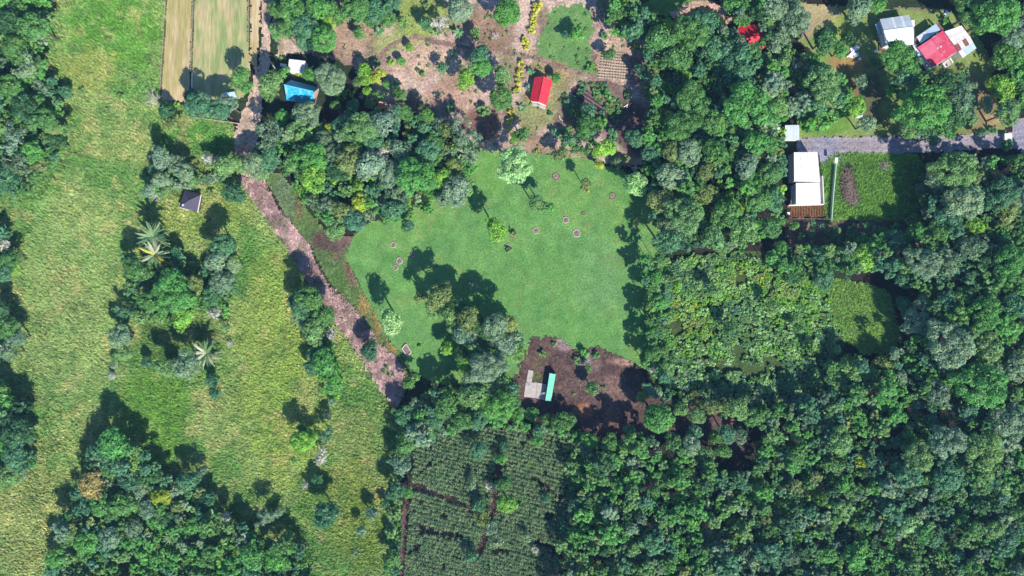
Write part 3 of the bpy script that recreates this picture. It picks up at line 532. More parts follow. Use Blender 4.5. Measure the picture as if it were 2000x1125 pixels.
# hand-placed trees: u v radius colour kind(c r l s, b = shrub) [+height]
HAND = '''
20 40 26 D c 2;65 52 28 M c 2;30 100 26 M c 2;52 130 24 G l 2;15 168 26 M c 2;78 176 18 G l;100 182 13 T c;127 180 12 T s;160 178 7 Q s;236 188 7 Q s;50 212 26 D c 2;85 232 24 M c 2;102 250 18 O c 1;28 268 26 G l 2;110 277 18 D c;62 298 22 B c 1;35 320 24 K l 1;76 322 18 O c 1;12 350 24 T s 1;45 350 18 G l
325 216 15 D r;336 243 15 O l;386 204 23 T c 3;374 186 14 T c 2;425 214 21 T c 3;445 204 19 G c 3;413 212 15 G c 2;466 152 19 M c 3;345 205 7 L b;480 170 13 B c 1;495 325 22 G c 1;474 320 17 Q c 1;526 318 20 T c 1;510 300 15 T c
570 20 28 M c 1;597 52 24 T c 1;565 52 20 M c;540 62 15 Q c;628 18 24 B c 1;632 76 24 B r 1;592 84 17 T c;540 18 18 M c;662 30 16 M c;692 14 28 M c 1;735 18 24 T c 1;757 34 18 M c;786 40 15 Q l;702 65 12 Q c;720 38 16 M c;640 45 16 L c
990 25 24 B r 1;898 20 23 G r 1;862 44 17 W l;832 46 14 T c;832 12 9 O b;800 92 8 L s;783 120 8 B r;764 122 8 L b;823 142 8 M b;863 132 13 T l;940 105 20 T c 1;936 130 20 B c 1;911 152 20 L c;929 66 11 Q c;981 146 19 Q c;978 192 23 M r 1;943 216 14 Q b;712 138 14 L c;714 155 13 L c;737 150 14 Y c;646 155 29 G r 1;585 146 7 Y s;603 146 12 B s;554 143 11 B c;524 168 25 Q c 1;548 114 5 L b;668 188 11 B b;685 182 9 L b;717 178 9 L s;740 188 11 Q c;781 183 14 M c;755 165 8 B c;699 160 9 Q s
598 229 30 G c -5;550 232 16 B c -2;672 240 19 T c 1;702 250 30 Q c 2;750 240 26 G c 2;792 222 16 M c 1;832 226 18 M c 1;852 246 14 K l 1;908 262 30 G l 1;873 254 16 O c 1;642 250 9 Y b 3;526 262 28 K l 1;880 212 12 T b
1215 60 15 M c;1212 25 20 M c;1127 66 13 B c;1107 68 9 T c;1152 130 9 B b;1086 152 9 B s;1255 140 14 T c;1262 167 7 L b;1264 185 7 B b;1289 180 14 B c;1300 150 11 M c;1342 140 14 L c 1;1190 105 12 M c;1180 70 9 Q b;1245 92 10 L b;1225 187 8 M b
1434 124 44 T c -5;1462 207 46 B c 2;1352 192 30 M c 2;1330 245 30 M c 2;1285 75 28 M c 1;1350 62 32 M c 2;1375 45 26 T c 2;1320 110 26 M c 1;1395 95 24 T c 1;1432 12 18 B c;1455 35 14 M c;1485 25 20 D c 1;1400 165 22 D c 1;1390 235 24 M c 1;1500 240 24 G l 1
1110 205 11 T b;1125 190 9 T b;1150 215 14 T c;1120 218 10 B b;1148 245 20 M c;1175 240 14 B b;1196 262 12 T b;1178 290 20 L c;1110 272 12 T c;1020 262 15 M c;1005 268 11 L c;1084 262 11 T b;1140 262 16 M c;1240 270 18 T c 1;1165 185 9 Q b;1185 185 11 B b;1190 205 8 O b;1136 178 8 T b;1175 222 7 T b;1075 222 6 T b
1548 35 36 G c -3;1522 85 22 G c -2;1510 15 22 G c 1;1672 20 27 G c -4;1715 12 16 B c;1612 76 24 N c;1655 74 14 D c;1641 98 15 B c;1757 113 32 B c 1;1606 166 36 Q c 1;1588 118 14 B c;1530 120 18 Q c;1522 205 20 Q c 1;1675 208 18 L c;1682 160 13 G c;1680 200 10 B c;1770 160 28 T l 1;1802 212 44 B c 2;1850 162 26 D c 1;1872 200 28 K c 1;1862 235 24 N c 1;1888 170 16 G l;1925 208 17 G c -3;1692 242 18 G c;1600 238 26 B b;1635 225 16 B b;1570 245 14 B b;1726 246 12 O b;1775 250 20 Q c;1816 268 18 T c;1710 122 10 N c;1880 132 8 O b
1900 25 32 M c 1;1945 30 40 B c 2;1990 62 30 G c 2;1968 105 28 M c -5;1955 168 26 L c -5;1990 140 28 B c -5;1968 222 24 Q c 1;1918 258 9 T c;1938 252 9 T b;1965 284 12 B b;1968 310 14 B b;1845 40 9 B b
315 305 20 G c 2;342 318 17 G l 1;358 334 19 G c 1;312 352 17 G c 2;290 372 13 G c 2;325 372 11 Q c;410 310 13 W l;438 326 22 Q c;456 378 20 T s;378 356 14 Q l;470 330 12 Q l;413 375 8 O b;380 318 10 O b;300 330 13 T l
268 530 24 M c 2;332 556 30 B c 1;376 558 20 O r;434 478 22 T c 3;426 508 22 G c 3;432 552 22 G c 2;345 500 14 T s;250 505 14 Q c;290 505 12 Q c;456 515 16 G c 2;445 530 15 T c 2;344 582 32 B c 1
355 624 21 L c;370 600 11 L c;290 588 20 M c;318 590 14 G l;240 610 16 T l;234 656 22 G c;238 690 17 Q c;415 578 18 T s;416 612 13 W l;362 712 26 G c 2;318 716 20 Q c 2;340 722 14 Q s;286 708 10 T s;414 744 12 T s;420 768 12 T s;390 590 14 M c;270 620 14 Q c;440 640 10 Q l;222 712 10 G l;218 735 8 W l
24 505 18 M c;8 478 14 W l;30 525 10 L c;6 530 18 T c;10 640 22 M c;28 660 20 K c;15 690 20 G l;-5 610 22 D c;10 790 20 B c;30 840 28 D c 1;50 860 16 N c;14 866 20 B c;30 895 26 T c 1;10 930 24 Q c;40 920 12 G l;60 905 10 B c
604 308 30 B c 2;612 348 28 L c 2;572 318 18 Q c;590 372 13 L c;650 300 20 K c 1;662 336 20 D c 1;682 312 24 O c 2;656 348 13 L c;720 322 28 G c 2;745 302 20 W l 2;760 342 24 G c 2;700 368 14 L c 1;704 394 18 Y c 1;812 346 36 B c 3;862 348 20 L c 2;890 376 28 G c 1;888 328 18 O c 1;908 298 24 G l 1;640 402 18 G c 1;670 412 20 O c 1;612 395 16 K l 1;656 446 21 Q c;692 432 22 T c;772 410 22 T c 1;795 442 13 T c;740 392 14 G l 1;722 420 14 G l;802 396 9 Y c;835 295 22 T c 2;780 292 22 G c 2;850 280 18 M c 2;730 275 20 T c 2;700 285 18 M c 1;630 270 18 K c 1;840 378 14 B c 1;820 378 10 O c;530 305 22 T c;515 335 18 Q c;548 285 14 B c;560 330 14 N c
1005 322 33 P c 3;1050 400 17 Q c 5;1068 407 14 B c 5;970 446 22 L c 4;1145 358 10 O c 4;1146 372 6 R l;1242 434 9 O l;1003 456 7 O l;994 488 7 Q b;926 560 9 G l;919 549 5 G l;1243 360 22 P c;1095 300 15 O c;1170 322 9 Y c;1050 296 5 Y b;1206 316 10 K c;1222 309 7 L b
1312 346 26 G c 2;1292 392 24 O c 2;1336 420 34 Q c 3;1300 440 22 K l 2;1302 472 24 T c 2;1418 418 28 M c 2;1440 408 12 Y c 2;1382 380 20 O c 2;1346 300 24 G c 2;1400 300 26 M c 2;1380 332 18 O c 2;1310 300 20 O c 2;1270 300 18 T c 1;1475 390 26 M c 2;1455 330 24 G c 2;1450 450 28 Q c 2;1500 340 24 M c 2;1480 280 24 B c 2;1510 390 22 T c 2;1395 470 24 Q c 2;1505 440 20 M c 1
1282 540 16 B c 3;1300 548 12 Q c 1;1288 590 17 B c 3;1285 640 16 M c 3;1278 690 16 M c 3;1300 720 18 Q c 1;1425 640 13 N c 1;1510 600 12 Q c 2;1560 640 10 M c 1;1395 570 12 Q c 2;1275 720 9 W s;1320 560 12 L c
1862 332 38 Q c 2;1828 352 22 G c 2;1882 392 34 G c 3;1848 424 24 T c 1;1955 382 30 T c 2;1962 416 26 O c 2;1905 442 20 L c 1;1836 448 22 M c 1;1742 470 22 T c -4;1690 502 26 L c -3;1640 506 28 M c -3;1600 500 20 T c -2;1608 545 22 T c -1;1682 474 16 B c -4;1795 340 18 N c -5;1806 375 18 T c -4;1798 405 16 M c -5;690 206 12 T c;655 206 10 M c;722 202 10 Q c;1060 690 8 Q b;1082 672 6 Q b;1165 694 8 B b;1180 756 5 Q b;1120 770 4 Q b;1585 455 8 Q c;1632 448 8 Q c;1660 452 10 N b;1710 448 9 Q b;1550 440 10 M c;1770 480 16 T c -3;1802 512 30 G c 2;1850 508 26 K c 2;1902 482 26 K c 2;1972 512 32 B c 2;1960 470 20 N c 1;1772 545 22 T c -4;1525 490 16 B c;1545 540 18 N c;1785 432 16 M c -3;1880 350 18 G l 2
1794 622 32 G c -2;1852 672 42 G c 3;1922 612 32 B c 2;1982 600 24 T c 2;1930 680 28 Q c 2;1912 752 44 B c 3;1972 822 36 G c 3;1732 710 24 O c -4;1712 718 14 L c -2;1660 724 28 Q c -4;1985 722 24 G c 2;1852 590 24 T c 0;1700 735 18 Q c 0;1640 750 16 Q c 0;1768 595 18 T c -4;1830 765 24 K c 2;1880 580 20 M c 2
1850 862 34 G c 3;1922 882 38 Q c 3;1792 892 30 Q c 2;1852 932 28 T c 2;1550 892 19 M r 2;1712 950 18 B r 2;1682 902 15 Y c 2;1640 860 24 Q c 2;1605 975 17 M r 2;1528 990 17 M r 2;1545 1090 18 K c 2;1965 1050 20 T r 2;1610 1085 18 B c 2;1730 1100 9 L c 2;1775 1025 20 P c 2;1955 955 18 P c 2;1940 1035 20 Q c 2;1990 1000 18 M c 2;1560 1050 14 L c 2
1287 817 27 B r;1157 760 13 Q c;1140 692 11 B b;1150 718 8 Q l;1100 824 24 M c -4;1230 840 11 T c;1355 845 15 T c;1398 855 15 M r;1070 822 15 Q c -3;1040 808 13 B c -3;1128 705 9 Q b;1420 845 18 T c 1;1330 800 14 Q c;1362 812 16 Q c;1395 795 18 O c;1440 795 22 Q c;1470 815 20 M c 1;1350 868 20 G c 1;1315 862 18 M c 1;1445 850 14 K c;1410 880 16 M c 1;1375 885 18 Q c 1;1255 775 12 Q c;1280 765 13 G c
765 625 24 P c 2;873 680 14 L r;912 708 18 L c;820 676 5 L b;852 582 21 O c 5;870 572 18 O c 5;822 582 13 O c 3;845 606 15 Q c 2;878 615 17 Q c 4;912 625 23 O c 5;905 655 20 G c 4;924 660 15 G c 4;965 640 25 G c 5;990 632 18 O c 5;984 668 21 G c 4;950 718 30 G c 5;975 698 19 G c 4;925 742 20 G c 3;1005 688 20 Q c 2;935 690 16 G c 4;945 655 17 N c 3;895 600 18 N c 4;935 630 18 N c 4;868 600 16 N c 3;960 668 18 N c 3;890 635 18 Q c 3;930 700 18 N c 4;1002 655 15 G c 3;900 690 16 N c 2;1012 665 12 T s;924 560 8 G l;940 665 14 N c 1;1000 650 10 G c
602 580 26 M c 3;588 604 20 T c 2;575 590 12 T c 1;628 620 24 M c 1;610 650 24 Q c 1;592 632 16 G l;635 712 26 B c 1;620 690 18 T c;655 745 22 B c;650 770 14 L b;608 718 14 T s;648 785 9 G l;722 684 18 T s;752 720 8 B b;762 732 7 M b;668 625 5 B b;706 628 4 B b;645 655 9 W l
790 812 20 T c;802 745 15 M c;872 788 24 M c 1;930 772 28 Q c 2;972 792 30 B c 2;905 822 20 M c 1;850 820 18 T c 1;960 752 18 G c 1;835 775 13 O l;1000 780 18 M c 1;815 795 16 G l;885 755 14 N c;1010 815 16 B c -2;840 842 12 B c;865 838 12 G c;935 820 18 T c 1;1150 860 18 B c 1;1190 865 18 M c 1
590 862 22 L c;612 850 12 L c;600 845 10 B c;636 852 17 T l;628 892 14 W l;620 938 11 T s;598 948 8 W l;636 1004 24 T s;726 1002 12 G s;706 1034 13 G l;518 1010 20 G l;562 1048 12 Q s;792 868 22 M c;784 908 19 G s;772 958 18 T s;797 962 10 B c;776 1030 11 B b;768 1090 15 M c;770 1070 10 T s;752 985 9 T s;694 1082 7 G b;590 1070 12 G l;640 810 9 K s;590 835 9 M s;575 900 6 B b;545 1000 10 G l
932 880 18 T c;842 852 11 T c;978 895 12 B c;992 985 20 L c;985 945 16 M c;936 986 14 T s;945 1012 14 O s;922 945 12 G l;958 950 10 W l;920 1085 12 T s;1050 860 12 B c;1035 905 8 L b;1020 985 8 B b;1065 975 9 T c;1030 1050 12 G l;1045 1075 9 W l;960 1030 16 G l;970 1060 14 G l;985 870 10 T c
225 872 28 B c 1;195 882 20 T c 1;177 950 25 R c 2;315 972 18 Y r 1;372 940 20 T c;235 985 26 M c 1;262 905 20 Q c;290 1000 20 G c 1;382 1025 20 B c;440 1010 12 W l;375 976 12 B c;195 985 20 B c 1;250 940 20 T c 1;210 925 18 Q c;420 1045 18 Q c;155 1000 14 T c;145 985 9 R l;140 1000 10 G l;168 1060 22 B c 1;215 1050 22 G c 1;300 930 18 N c;340 960 16 G c;270 965 18 G c 1;490 1085 24 B c 1;540 1095 24 B c;330 1015 18 N c 1;260 1035 20 K c 1;405 975 15 T s;110 1090 20 B c 1;395 920 10 G s
'''
for rec in HAND.replace('\n', ';').split(';'):
    p = rec.split()
    if len(p) < 5: continue
    u, v, r = float(p[0]), float(p[1]), float(p[2]); t = float(p[5]) if len(p) > 5 else 0
    add_tree(u, v, r, p[3], 'c' if p[4] == 'b' else p[4], t, p[4] == 'b' and t == 0)
print('hand trees', len(TREES))

# forest areas for the fill (photo pixels), palette and crown sizes
FOREST = [
 ('far left', [(-120, -120), (95, -120), (90, 60), (82, 105), (98, 160), (112, 205), (128, 250), (126, 285), (90, 338), (40, 378), (-120, 440)], 'MMGGDTQKO', (9, 17), 5.5),
 ('left b', [(-120, 440), (8, 455), (26, 495), (20, 535), (-120, 545)], 'MGTDQ', (9, 15), 4), ('left c', [(-120, 590), (12, 615), (36, 655), (20, 692), (-120, 702)], 'MGTDK', (9, 15), 4),
 ('left d', [(-120, 740), (18, 765), (52, 825), (58, 885), (42, 928), (6, 958), (-120, 970)], 'MGTDQ', (9, 16), 4.5),
 ('lower left', [(190, 862), (235, 855), (280, 885), (330, 935), (380, 950), (430, 1005), (500, 1050), (545, 1065), (590, 1060), (605, 1085), (600, 1250), (85, 1250), (100, 1100), (122, 1010), (160, 940), (165, 890)], 'MTGQKBNMTGQO', (8, 16), 6),
 ('middle', [(545, 250), (620, 250), (690, 222), (780, 215), (840, 232), (905, 262), (932, 285), (928, 330), (905, 395), (860, 392), (800, 430), (740, 425), (690, 445), (650, 450), (600, 395), (572, 365), (558, 290)], 'MGGTKQBOL', (8, 15), 5.5),
 ('top', [(545, -120), (640, -120), (645, 30), (635, 90), (580, 85), (545, 60)], 'MTBMD', (8, 16), 5), ('top b', [(650, -120), (780, -120), (768, 45), (720, 45), (665, 25)], 'MTBMD', (8, 16), 5),
 ('centre right', [(1185, -120), (1235, -10), (1262, 25), (1300, 45), (1380, 30), (1440, 60), (1500, 95), (1530, 130), (1540, 220), (1525, 300), (1530, 430), (1490, 470), (1430, 488), (1300, 490), (1282, 420), (1265, 330), (1265, 210), (1275, 130), (1245, 85), (1195, 60)], 'MMTGQKBNOMTL', (9, 16), 6),
 ('top right', [(1420, -120), (1540, -120), (1560, 10), (1530, 60), (1500, 90), (1440, 45)], 'GMTKD', (9, 17), 5.5),
 ('top right b', [(1640, -120), (2120, -120), (2120, 225), (1990, 220), (1990, 150), (1985, 90), (1945, 10), (1900, -30), (1700, -30)], 'MBTGQN', (9, 17), 4),
 ('yard trees', [(1530, 95), (1600, 125), (1650, 170), (1670, 215), (1560, 225), (1530, 230)], 'QGMTK', (8, 15), 5), ('yard trees b', [(1735, 150), (1890, 145), (1910, 240), (1850, 262), (1780, 258), (1740, 200)], 'MTDKBN', (8, 15), 5),
 ('right', [(1795, 320), (1990, 305), (2120, 345), (2120, 1250), (1075, 1250), (1085, 1130), (1110, 1110), (1135, 960), (1150, 905), (1200, 885), (1260, 860), (1340, 862), (1400, 918), (1470, 925), (1490, 850), (1480, 800), (1600, 790), (1625, 712), (1700, 712), (1800, 650), (1805, 560), (1700, 525), (1620, 530), (1560, 545), (1500, 500), (1545, 485), (1650, 485), (1770, 460), (1795, 430)], 'MTGQKNNMTKGBDDO', (8, 17), 6.5),
 ('lower centre', [(780, 800), (860, 765), (930, 750), (1000, 745), (1010, 825), (1090, 842), (1150, 855), (1260, 866), (1150, 900), (1110, 855), (960, 828), (820, 850), (795, 850)], 'MTGQBK', (8, 15), 5),
 ('maize edge', [(1115, 880), (1150, 900), (1130, 990), (1105, 1110), (1080, 1130), (1100, 1050), (1118, 960)], 'MOTQ', (6, 10), 3),
 ('below plot', [(1540, 436), (1770, 440), (1780, 480), (1640, 490), (1540, 482)], 'NTQMG', (4, 8), 0.9),
 ('grove', [(250, 510), (330, 500), (400, 525), (458, 470), (462, 560), (440, 625), (380, 600), (330, 630), (260, 625), (228, 660), (235, 600), (245, 560)], 'QGTMQ', (5, 10), 2.0),
 ('strip shrubs', [(575, 565), (620, 570), (662, 700), (672, 770), (625, 770), (592, 650)], 'MTQG', (5, 10), 1.8),
 ('maize left', [(768, 800), (800, 830), (795, 900), (783, 940), (778, 1125), (752, 1125), (762, 950)], 'GTQMG', (5, 10), 1.6),
 ('hut shrubs', [(300, 290), (345, 300), (385, 340), (420, 310), (455, 315), (460, 335), (385, 368), (340, 365), (300, 400), (285, 380)], 'QGGO', (4, 9), 1.4),
 ('clearing edge', [(1262, 752), (1310, 765), (1400, 785), (1480, 800), (1480, 830), (1440, 815), (1380, 800), (1300, 785)], 'QMGTO', (6, 11), 2.5),
 ('thicket top', [(1255, 500), (1290, 500), (1310, 600), (1300, 745), (1262, 712), (1270, 620)], 'MQBT', (8, 14), 6.5),
]
placed = [(t[1], t[2], t[3]) for t in TREES]
cand = []
g = random.Random(99)
grid = {}
def gput(p):
    grid.setdefault((int(p[0] // 40), int(p[1] // 40)), []).append(p)
def clear(u, v, r, f):
    for i in (-2, -1, 0, 1, 2):
        for j in (-2, -1, 0, 1, 2):
            for q in grid.get((int(u // 40) + i, int(v // 40) + j), ()):
                if (q[0] - u) ** 2 + (q[1] - v) ** 2 < (f * (q[2] + r)) ** 2: return False
    return True
for p in placed: gput(p)
for p in [(1466, 66, 34), (1577, 320, 34), (1577, 375, 34), (1547, 258, 20), (590, 185, 40), (1832, 95, 60), (1752, 62, 50), (1880, 85, 40), (1572, 415, 26)]: gput(p)
for name, poly, pal, (r0, r1), ht in FOREST:
    us = [p[0] for p in poly]; vs_ = [p[1] for p in poly]
    area = (max(us) - min(us)) * (max(vs_) - min(vs_)); P1 = []
    n = int(area / 40)
    U = np.array([g.uniform(min(us), max(us)) for _ in range(n)]); V = np.array([g.uniform(min(vs_), max(vs_)) for _ in range(n)])
    ok = inpoly(U, V, poly)
    for u, v in zip(U[ok], V[ok]):
        big = g.random() < 0.3
        r = g.uniform(r1 * .9, r1 * 1.9) if big else g.uniform(r0, r1)
        if name == 'below plot' and g.random() < .8: continue
        if clear(u, v, r, 0.56):
            p = (u, v, r); gput(p); kn = float(fbm(np.array([u]), np.array([v]), 90, 71)[0]) + g.uniform(-.13, .13); ck = g.choice(pal) if g.random() < .35 else ('T' if kn < .4 else 'M' if kn < .5 else 'Q' if kn < .58 else 'B')
            cand.append((u, v, r, ck, ht * g.uniform(.55, 1.3)))
print('fill', len(cand))
cand.sort(key=lambda c: -c[2] + (0 if (-5 < c[0] < 2005 and -5 < c[1] < 1130) else 100))
n_tree = sum(1 for t in TREES if not t[5])
NFILL = 0
stuffv, stuffc = [], []
def stuff_clump(u, v, r_, ck, h, out_v, out_c, n=None):
    q, B, hue = shrubs[rnd.randrange(len(shrubs))]
    r = r_ * S; s = r / 1.3; a = rnd.random() * 6.283; ca, sa = math.cos(a), math.sin(a)
    qq = q * np.array([s, s, s * 0.8])
    x = qq[..., 0] * ca - qq[..., 1] * sa; y = qq[..., 0] * sa + qq[..., 1] * ca
    loc = W(u, v, h)
    out_v.append(np.stack([x + loc[0], y + loc[1], qq[..., 2] + h], -1)); out_c.append(leafcols(B, hue, palcol(ck, .07)))
def fill_mesh(name, vs_, cs, label, mat='leaf', cat=None):
    q = np.concatenate(vs_); me = quads_mesh(name, q, np.concatenate(cs), M[mat])
    return link(name, me, kind='stuff', label=label, cat=cat)
TV, TC = [], []
def trunk_quads(u, v, h):
    loc = W(u, v, h); b = 0.11; qs = []
    pts = [(b, 0), (-b / 2, b), (-b / 2, -b)]
    for i in range(3):
        x1, y1 = pts[i]; x2, y2 = pts[(i + 1) % 3]
        qs.append([(loc[0] + x1, loc[1] + y1, 0), (loc[0] + x2, loc[1] + y2, 0), (loc[0] + x2 * .5, loc[1] + y2 * .5, h), (loc[0] + x1 * .5, loc[1] + y1 * .5, h)])
    return np.array(qs)
for i, (u, v, r, ck, ht) in enumerate(cand):
    h = ht + 0.12 * r + 0.0
    # dense leaf clumps: several overlapping tufts form each crown of the mass
    if r > 12:
        k = 4
        for j in range(k):
            a = j * 6.283 / k + rnd.random(); d = r * .45
            stuff_clump(u + math.cos(a) * d, v + math.sin(a) * d, r * .62, ck, h - rnd.uniform(0, .8), TV, TC)
        stuff_clump(u, v, r * .6, ck, h + r * S * .35, TV, TC)
    else:
        stuff_clump(u, v, r, ck, h, TV, TC)
    TV.append(trunk_quads(u, v, h)); TC.append(np.tile(np.array([[.12, .09, .07]]), (12, 1)))
fill_mesh('woodland', TV, TC, 'mass of smaller trees and saplings filling the woods between the larger crowns', cat='woodland')
# shrub thicket right of the lawn
THICK = [(1262, 560), (1290, 505), (1440, 492), (1540, 530), (1612, 560), (1640, 660), (1630, 760), (1560, 785), (1480, 795), (1380, 775), (1300, 755), (1258, 715)]
TV, TC = [], []
for k in range(10500):
    u, v = g.uniform(1250, 1650), g.uniform(485, 800)
    if not inpoly(np.array([u]), np.array([v]), THICK)[0]: continue
    n = float(fbm(np.array([u]), np.array([v]), 70, 5)[0]); m = float(fbm(np.array([u]), np.array([v]), 40, 15)[0])
    k2 = float(fbm(np.array([u]), np.array([v]), 55, 61)[0])
    ck = g.choice('QTPQ' if k2 < .42 else 'QPBL' if k2 < .5 else 'BLPL' if k2 < .6 else 'OLPY')
    if v > 700: ck = g.choice('TMQGP')
    r = g.uniform(2.2, 5.2) if g.random() < .85 else g.uniform(6, 10)
    if m > .66: continue
    if g.random() < .5: stuff_clump(u, v, r, ck, 0.35 + 2.2 * max(0, n - .35) + g.random() * .25, TV, TC)
fill_mesh('shrub_thicket', TV, TC, 'tangled bright green shrub thicket between the lawn and the right-hand woods', cat='thicket')

# low weeds in the homestead and the vegetable garden
TV, TC = [], []
for k in range(900):
    u, v = g.uniform(560, 1260), g.uniform(0, 300)
    if not inpoly(np.array([u]), np.array([v]), HOME)[0]: continue
    if float(fbm(np.array([u]), np.array([v]), 34, 222)[0]) < .5 or g.random() < .35: continue
    stuff_clump(u, v, g.uniform(1.5, 4.5), g.choice('QOGTQM'), .35, TV, TC)
fill_mesh('weeds', TV, TC, 'low scattered weeds over the dry homestead ground', cat='weeds')
TV, TC = [], []
VEG = [(1092, 205), (1108, 176), (1130, 162), (1205, 165), (1212, 215), (1205, 240), (1198, 300), (1100, 300), (1095, 255), (1112, 250)]
for k in range(700):
    u, v = g.uniform(1088, 1215), g.uniform(160, 302)
    p_ = (np.array([u]), np.array([v]))
    if not inpoly(*p_, VEG)[0] or inpoly(*p_, DARKPLOT)[0]: continue
    if float(fbm(*p_, 26, 72)[0]) < .47: continue
    stuff_clump(u, v, g.uniform(2.5, 6.5), g.choice('TQMBTQ'), g.uniform(.3, .9), TV, TC)
fill_mesh('garden_greens', TV, TC, 'leafy vegetable rows and herbs around the dark soil bed', cat='vegetables')

# ---- tall grass and other scattered blades
def blades(name, poly, dens, length, width, lean, colfn, z0, label, nb=3, dirn=None, avoid=None, cat='grass', seed=1):
    gg = np.random.default_rng(seed)
    us = [p[0] for p in poly]; vs_ = [p[1] for p in poly]
    u0, u1, v0, v1 = max(min(us), -90), max(us), max(min(vs_), -90), min(max(vs_), 1215)
    n = int((u1 - u0) * (v1 - v0) * S * S * dens)
    U = u0 + gg.random(n) * (u1 - u0); V = v0 + gg.random(n) * (v1 - v0)
    ok = inpoly(U, V, poly)
    U, V = U[ok], V[ok]; C = colfn(U, V)
    U = np.repeat(U, nb); V = np.repeat(V, nb); C = np.repeat(C, nb, 0); n = len(U)
    x = (U - 1000) * S + gg.normal(size=n) * .12; y = (562.5 - V) * S + gg.normal(size=n) * .12
    base = dirn if dirn is not None else 0
    if dirn is not None: a = dirn + (fbm(U, V, 30, seed) - .5) * 4 + gg.normal(size=n) * 1.1
    else: a = gg.random(n) * 6.283
    dx, dy = np.cos(a), np.sin(a); l = length * (.5 + gg.random(n)); w = width * (.6 + .8 * gg.random(n)) / 2
    h = l * lean * (.5 + gg.random(n))
    px, py = -dy * w, dx * w
    z = np.full(n, z0)
    q = np.stack([np.stack([x - px, y - py, z], 1), np.stack([x + px, y + py, z], 1),
                  np.stack([x + dx * l + px * .35, y + dy * l + py * .35, z + h], 1), np.stack([x + dx * l - px * .35, y + dy * l - py * .35, z + h * .92], 1)], 1)
    k = (.62 + .76 * gg.random(n))[:, None]; t = gg.random(n)[:, None]
    C = np.clip(C * k * (1 + (t - .5) * np.array([[.35, .05, .1]])), .003, .8)
    me = quads_mesh(name, q, np.repeat(C, 4, 0), M['blade'])
    return link(name, me, kind='stuff', label=label, cat=cat)
blades('tall_grass', PASTURE, 8.0, .5, .26, 1.0, lambda u, v: pasture_col(u, v) * 1.45, .05, 'tall lodged yellow-green grass covering the left-hand pasture', 3, 2.2, seed=4)
blades('cut_straw', STRAWP, 9, .6, .12, .7, lambda u, v: straw_col(u, v) * 1.35, .45, 'heaps of cut pinkish straw lying on the diagonal strip', 3, seed=5, cat='straw')
blades('dry_grass', HOME, 2.2, .32, .08, .6, lambda u, v: home_col(u, v) * 1.35, .06, 'dry brown grass tufts and litter on the homestead ground', 2, seed=6)
blades('soil_litter', CLEAR, 1.6, .26, .14, .3, lambda u, v: solid(obs(186, 160, 150), .3, 8, 8)(u, v), .17, 'pale twigs and leaf litter strewn over the dark soil clearing', 1, seed=7, cat='litter')
LAWNX = [(u + (u - 1000) * .012, v + (v - 520) * .014) for u, v in LAWN]
blades('lawn_grass', LAWNX, 4, .24, .14, .25, lambda u, v: lawn_col(u, v) * 1.2, .07, 'short uneven tufts of grass over the central lawn', 2, seed=21)
GP = [(1604, 325), (1630, 300), (1790, 302), (1806, 360), (1790, 428), (1612, 428)]
blades('plot_grass', GP, 9, .5, .2, .8, lambda u, v: blobs(solid(obs(128, 178, 80), .3, 14, 55, .12)(u, v), u, v, [(1655, 362, 15, 40, obs(84, 72, 72), .95), (1664, 388, 13, 16, obs(176, 150, 148), .8), (1726, 324, 11, 9, obs(128, 118, 112), .8), (1640, 310, 12, 8, obs(150, 146, 158), .7)]), .1, 'lush green grass on the plot right of the long white roof', 3, seed=8)
blades('glade_grass', [(1620, 545), (1690, 555), (1735, 570), (1758, 660), (1735, 688), (1690, 688), (1622, 650)], 8, .55, .2, .8, solid(obs(146, 188, 94), .26, 12, 61, .14), .08, 'tall pale green grass in the glade among the right-hand trees', 3, seed=9)
blades('verge_grass', [(520, 345), (548, 340), (600, 410), (640, 460), (672, 505), (705, 565), (765, 680), (790, 720), (740, 685), (690, 608), (640, 545), (605, 480), (560, 425)], 5, .4, .14, .6, lambda u, v: blobs(solid(obs(110, 138, 80), .2, 20, 25, .1)(u, v), u, v, [(712, 590, 14, 36, obs(164, 142, 88), .85), (745, 645, 16, 34, obs(164, 142, 88), .85), (640, 470, 40, 22, obs(118, 92, 84), .9), (690, 520, 18, 40, obs(150, 112, 94), .9)]), .25, 'short verge grass turning orange along the lawn edge', 2, seed=10)

# ---- maize
def maize_quads(seed):
    gg = random.Random(seed); qs = []; br = []
    n = 9
    for k in range(n):
        a = k * 2.4 + gg.uniform(-.3, .3); z0 = .5 + 1.5 * k / n; l = gg.uniform(.55, .9) * (1.1 - .4 * k / n)
        dx, dy = math.cos(a), math.sin(a); w = .095
        p0 = (0, 0, z0); p1 = (dx * l * .55, dy * l * .55, z0 + .32); p2 = (dx * l * 1.1, dy * l * 1.1, z0 + .05)
        for (A, Bq, w0, w1) in ((p0, p1, w * .7, w), (p1, p2, w, w * .2)):
            qs.append([(A[0] - dy * w0, A[1] + dx * w0, A[2]), (A[0] + dy * w0, A[1] - dx * w0, A[2]), (Bq[0] + dy * w1, Bq[1] - dx * w1, Bq[2]), (Bq[0] - dy * w1, Bq[1] + dx * w1, Bq[2])]); br.append(.75 + .5 * gg.random())
    for k in range(2):
        a = k * 1.57; dx, dy = math.cos(a) * .03, math.sin(a) * .03
        qs.append([(-dx, -dy, 0), (dx, dy, 0), (dx, dy, 2.3), (-dx, -dy, 2.3)]); br.append(1.1)
    for k in range(4):
        a = k * 1.57 + .4; dx, dy = math.cos(a), math.sin(a)
        qs.append([(-dy * .03, dx * .03, 2.15), (dy * .03, -dx * .03, 2.15), (dx * .3 + dy * .02, dy * .3 - dx * .02, 2.45), (dx * .3 - dy * .02, dy * .3 + dx * .02, 2.45)]); br.append(1.7)
    return np.array(qs), np.array(br)
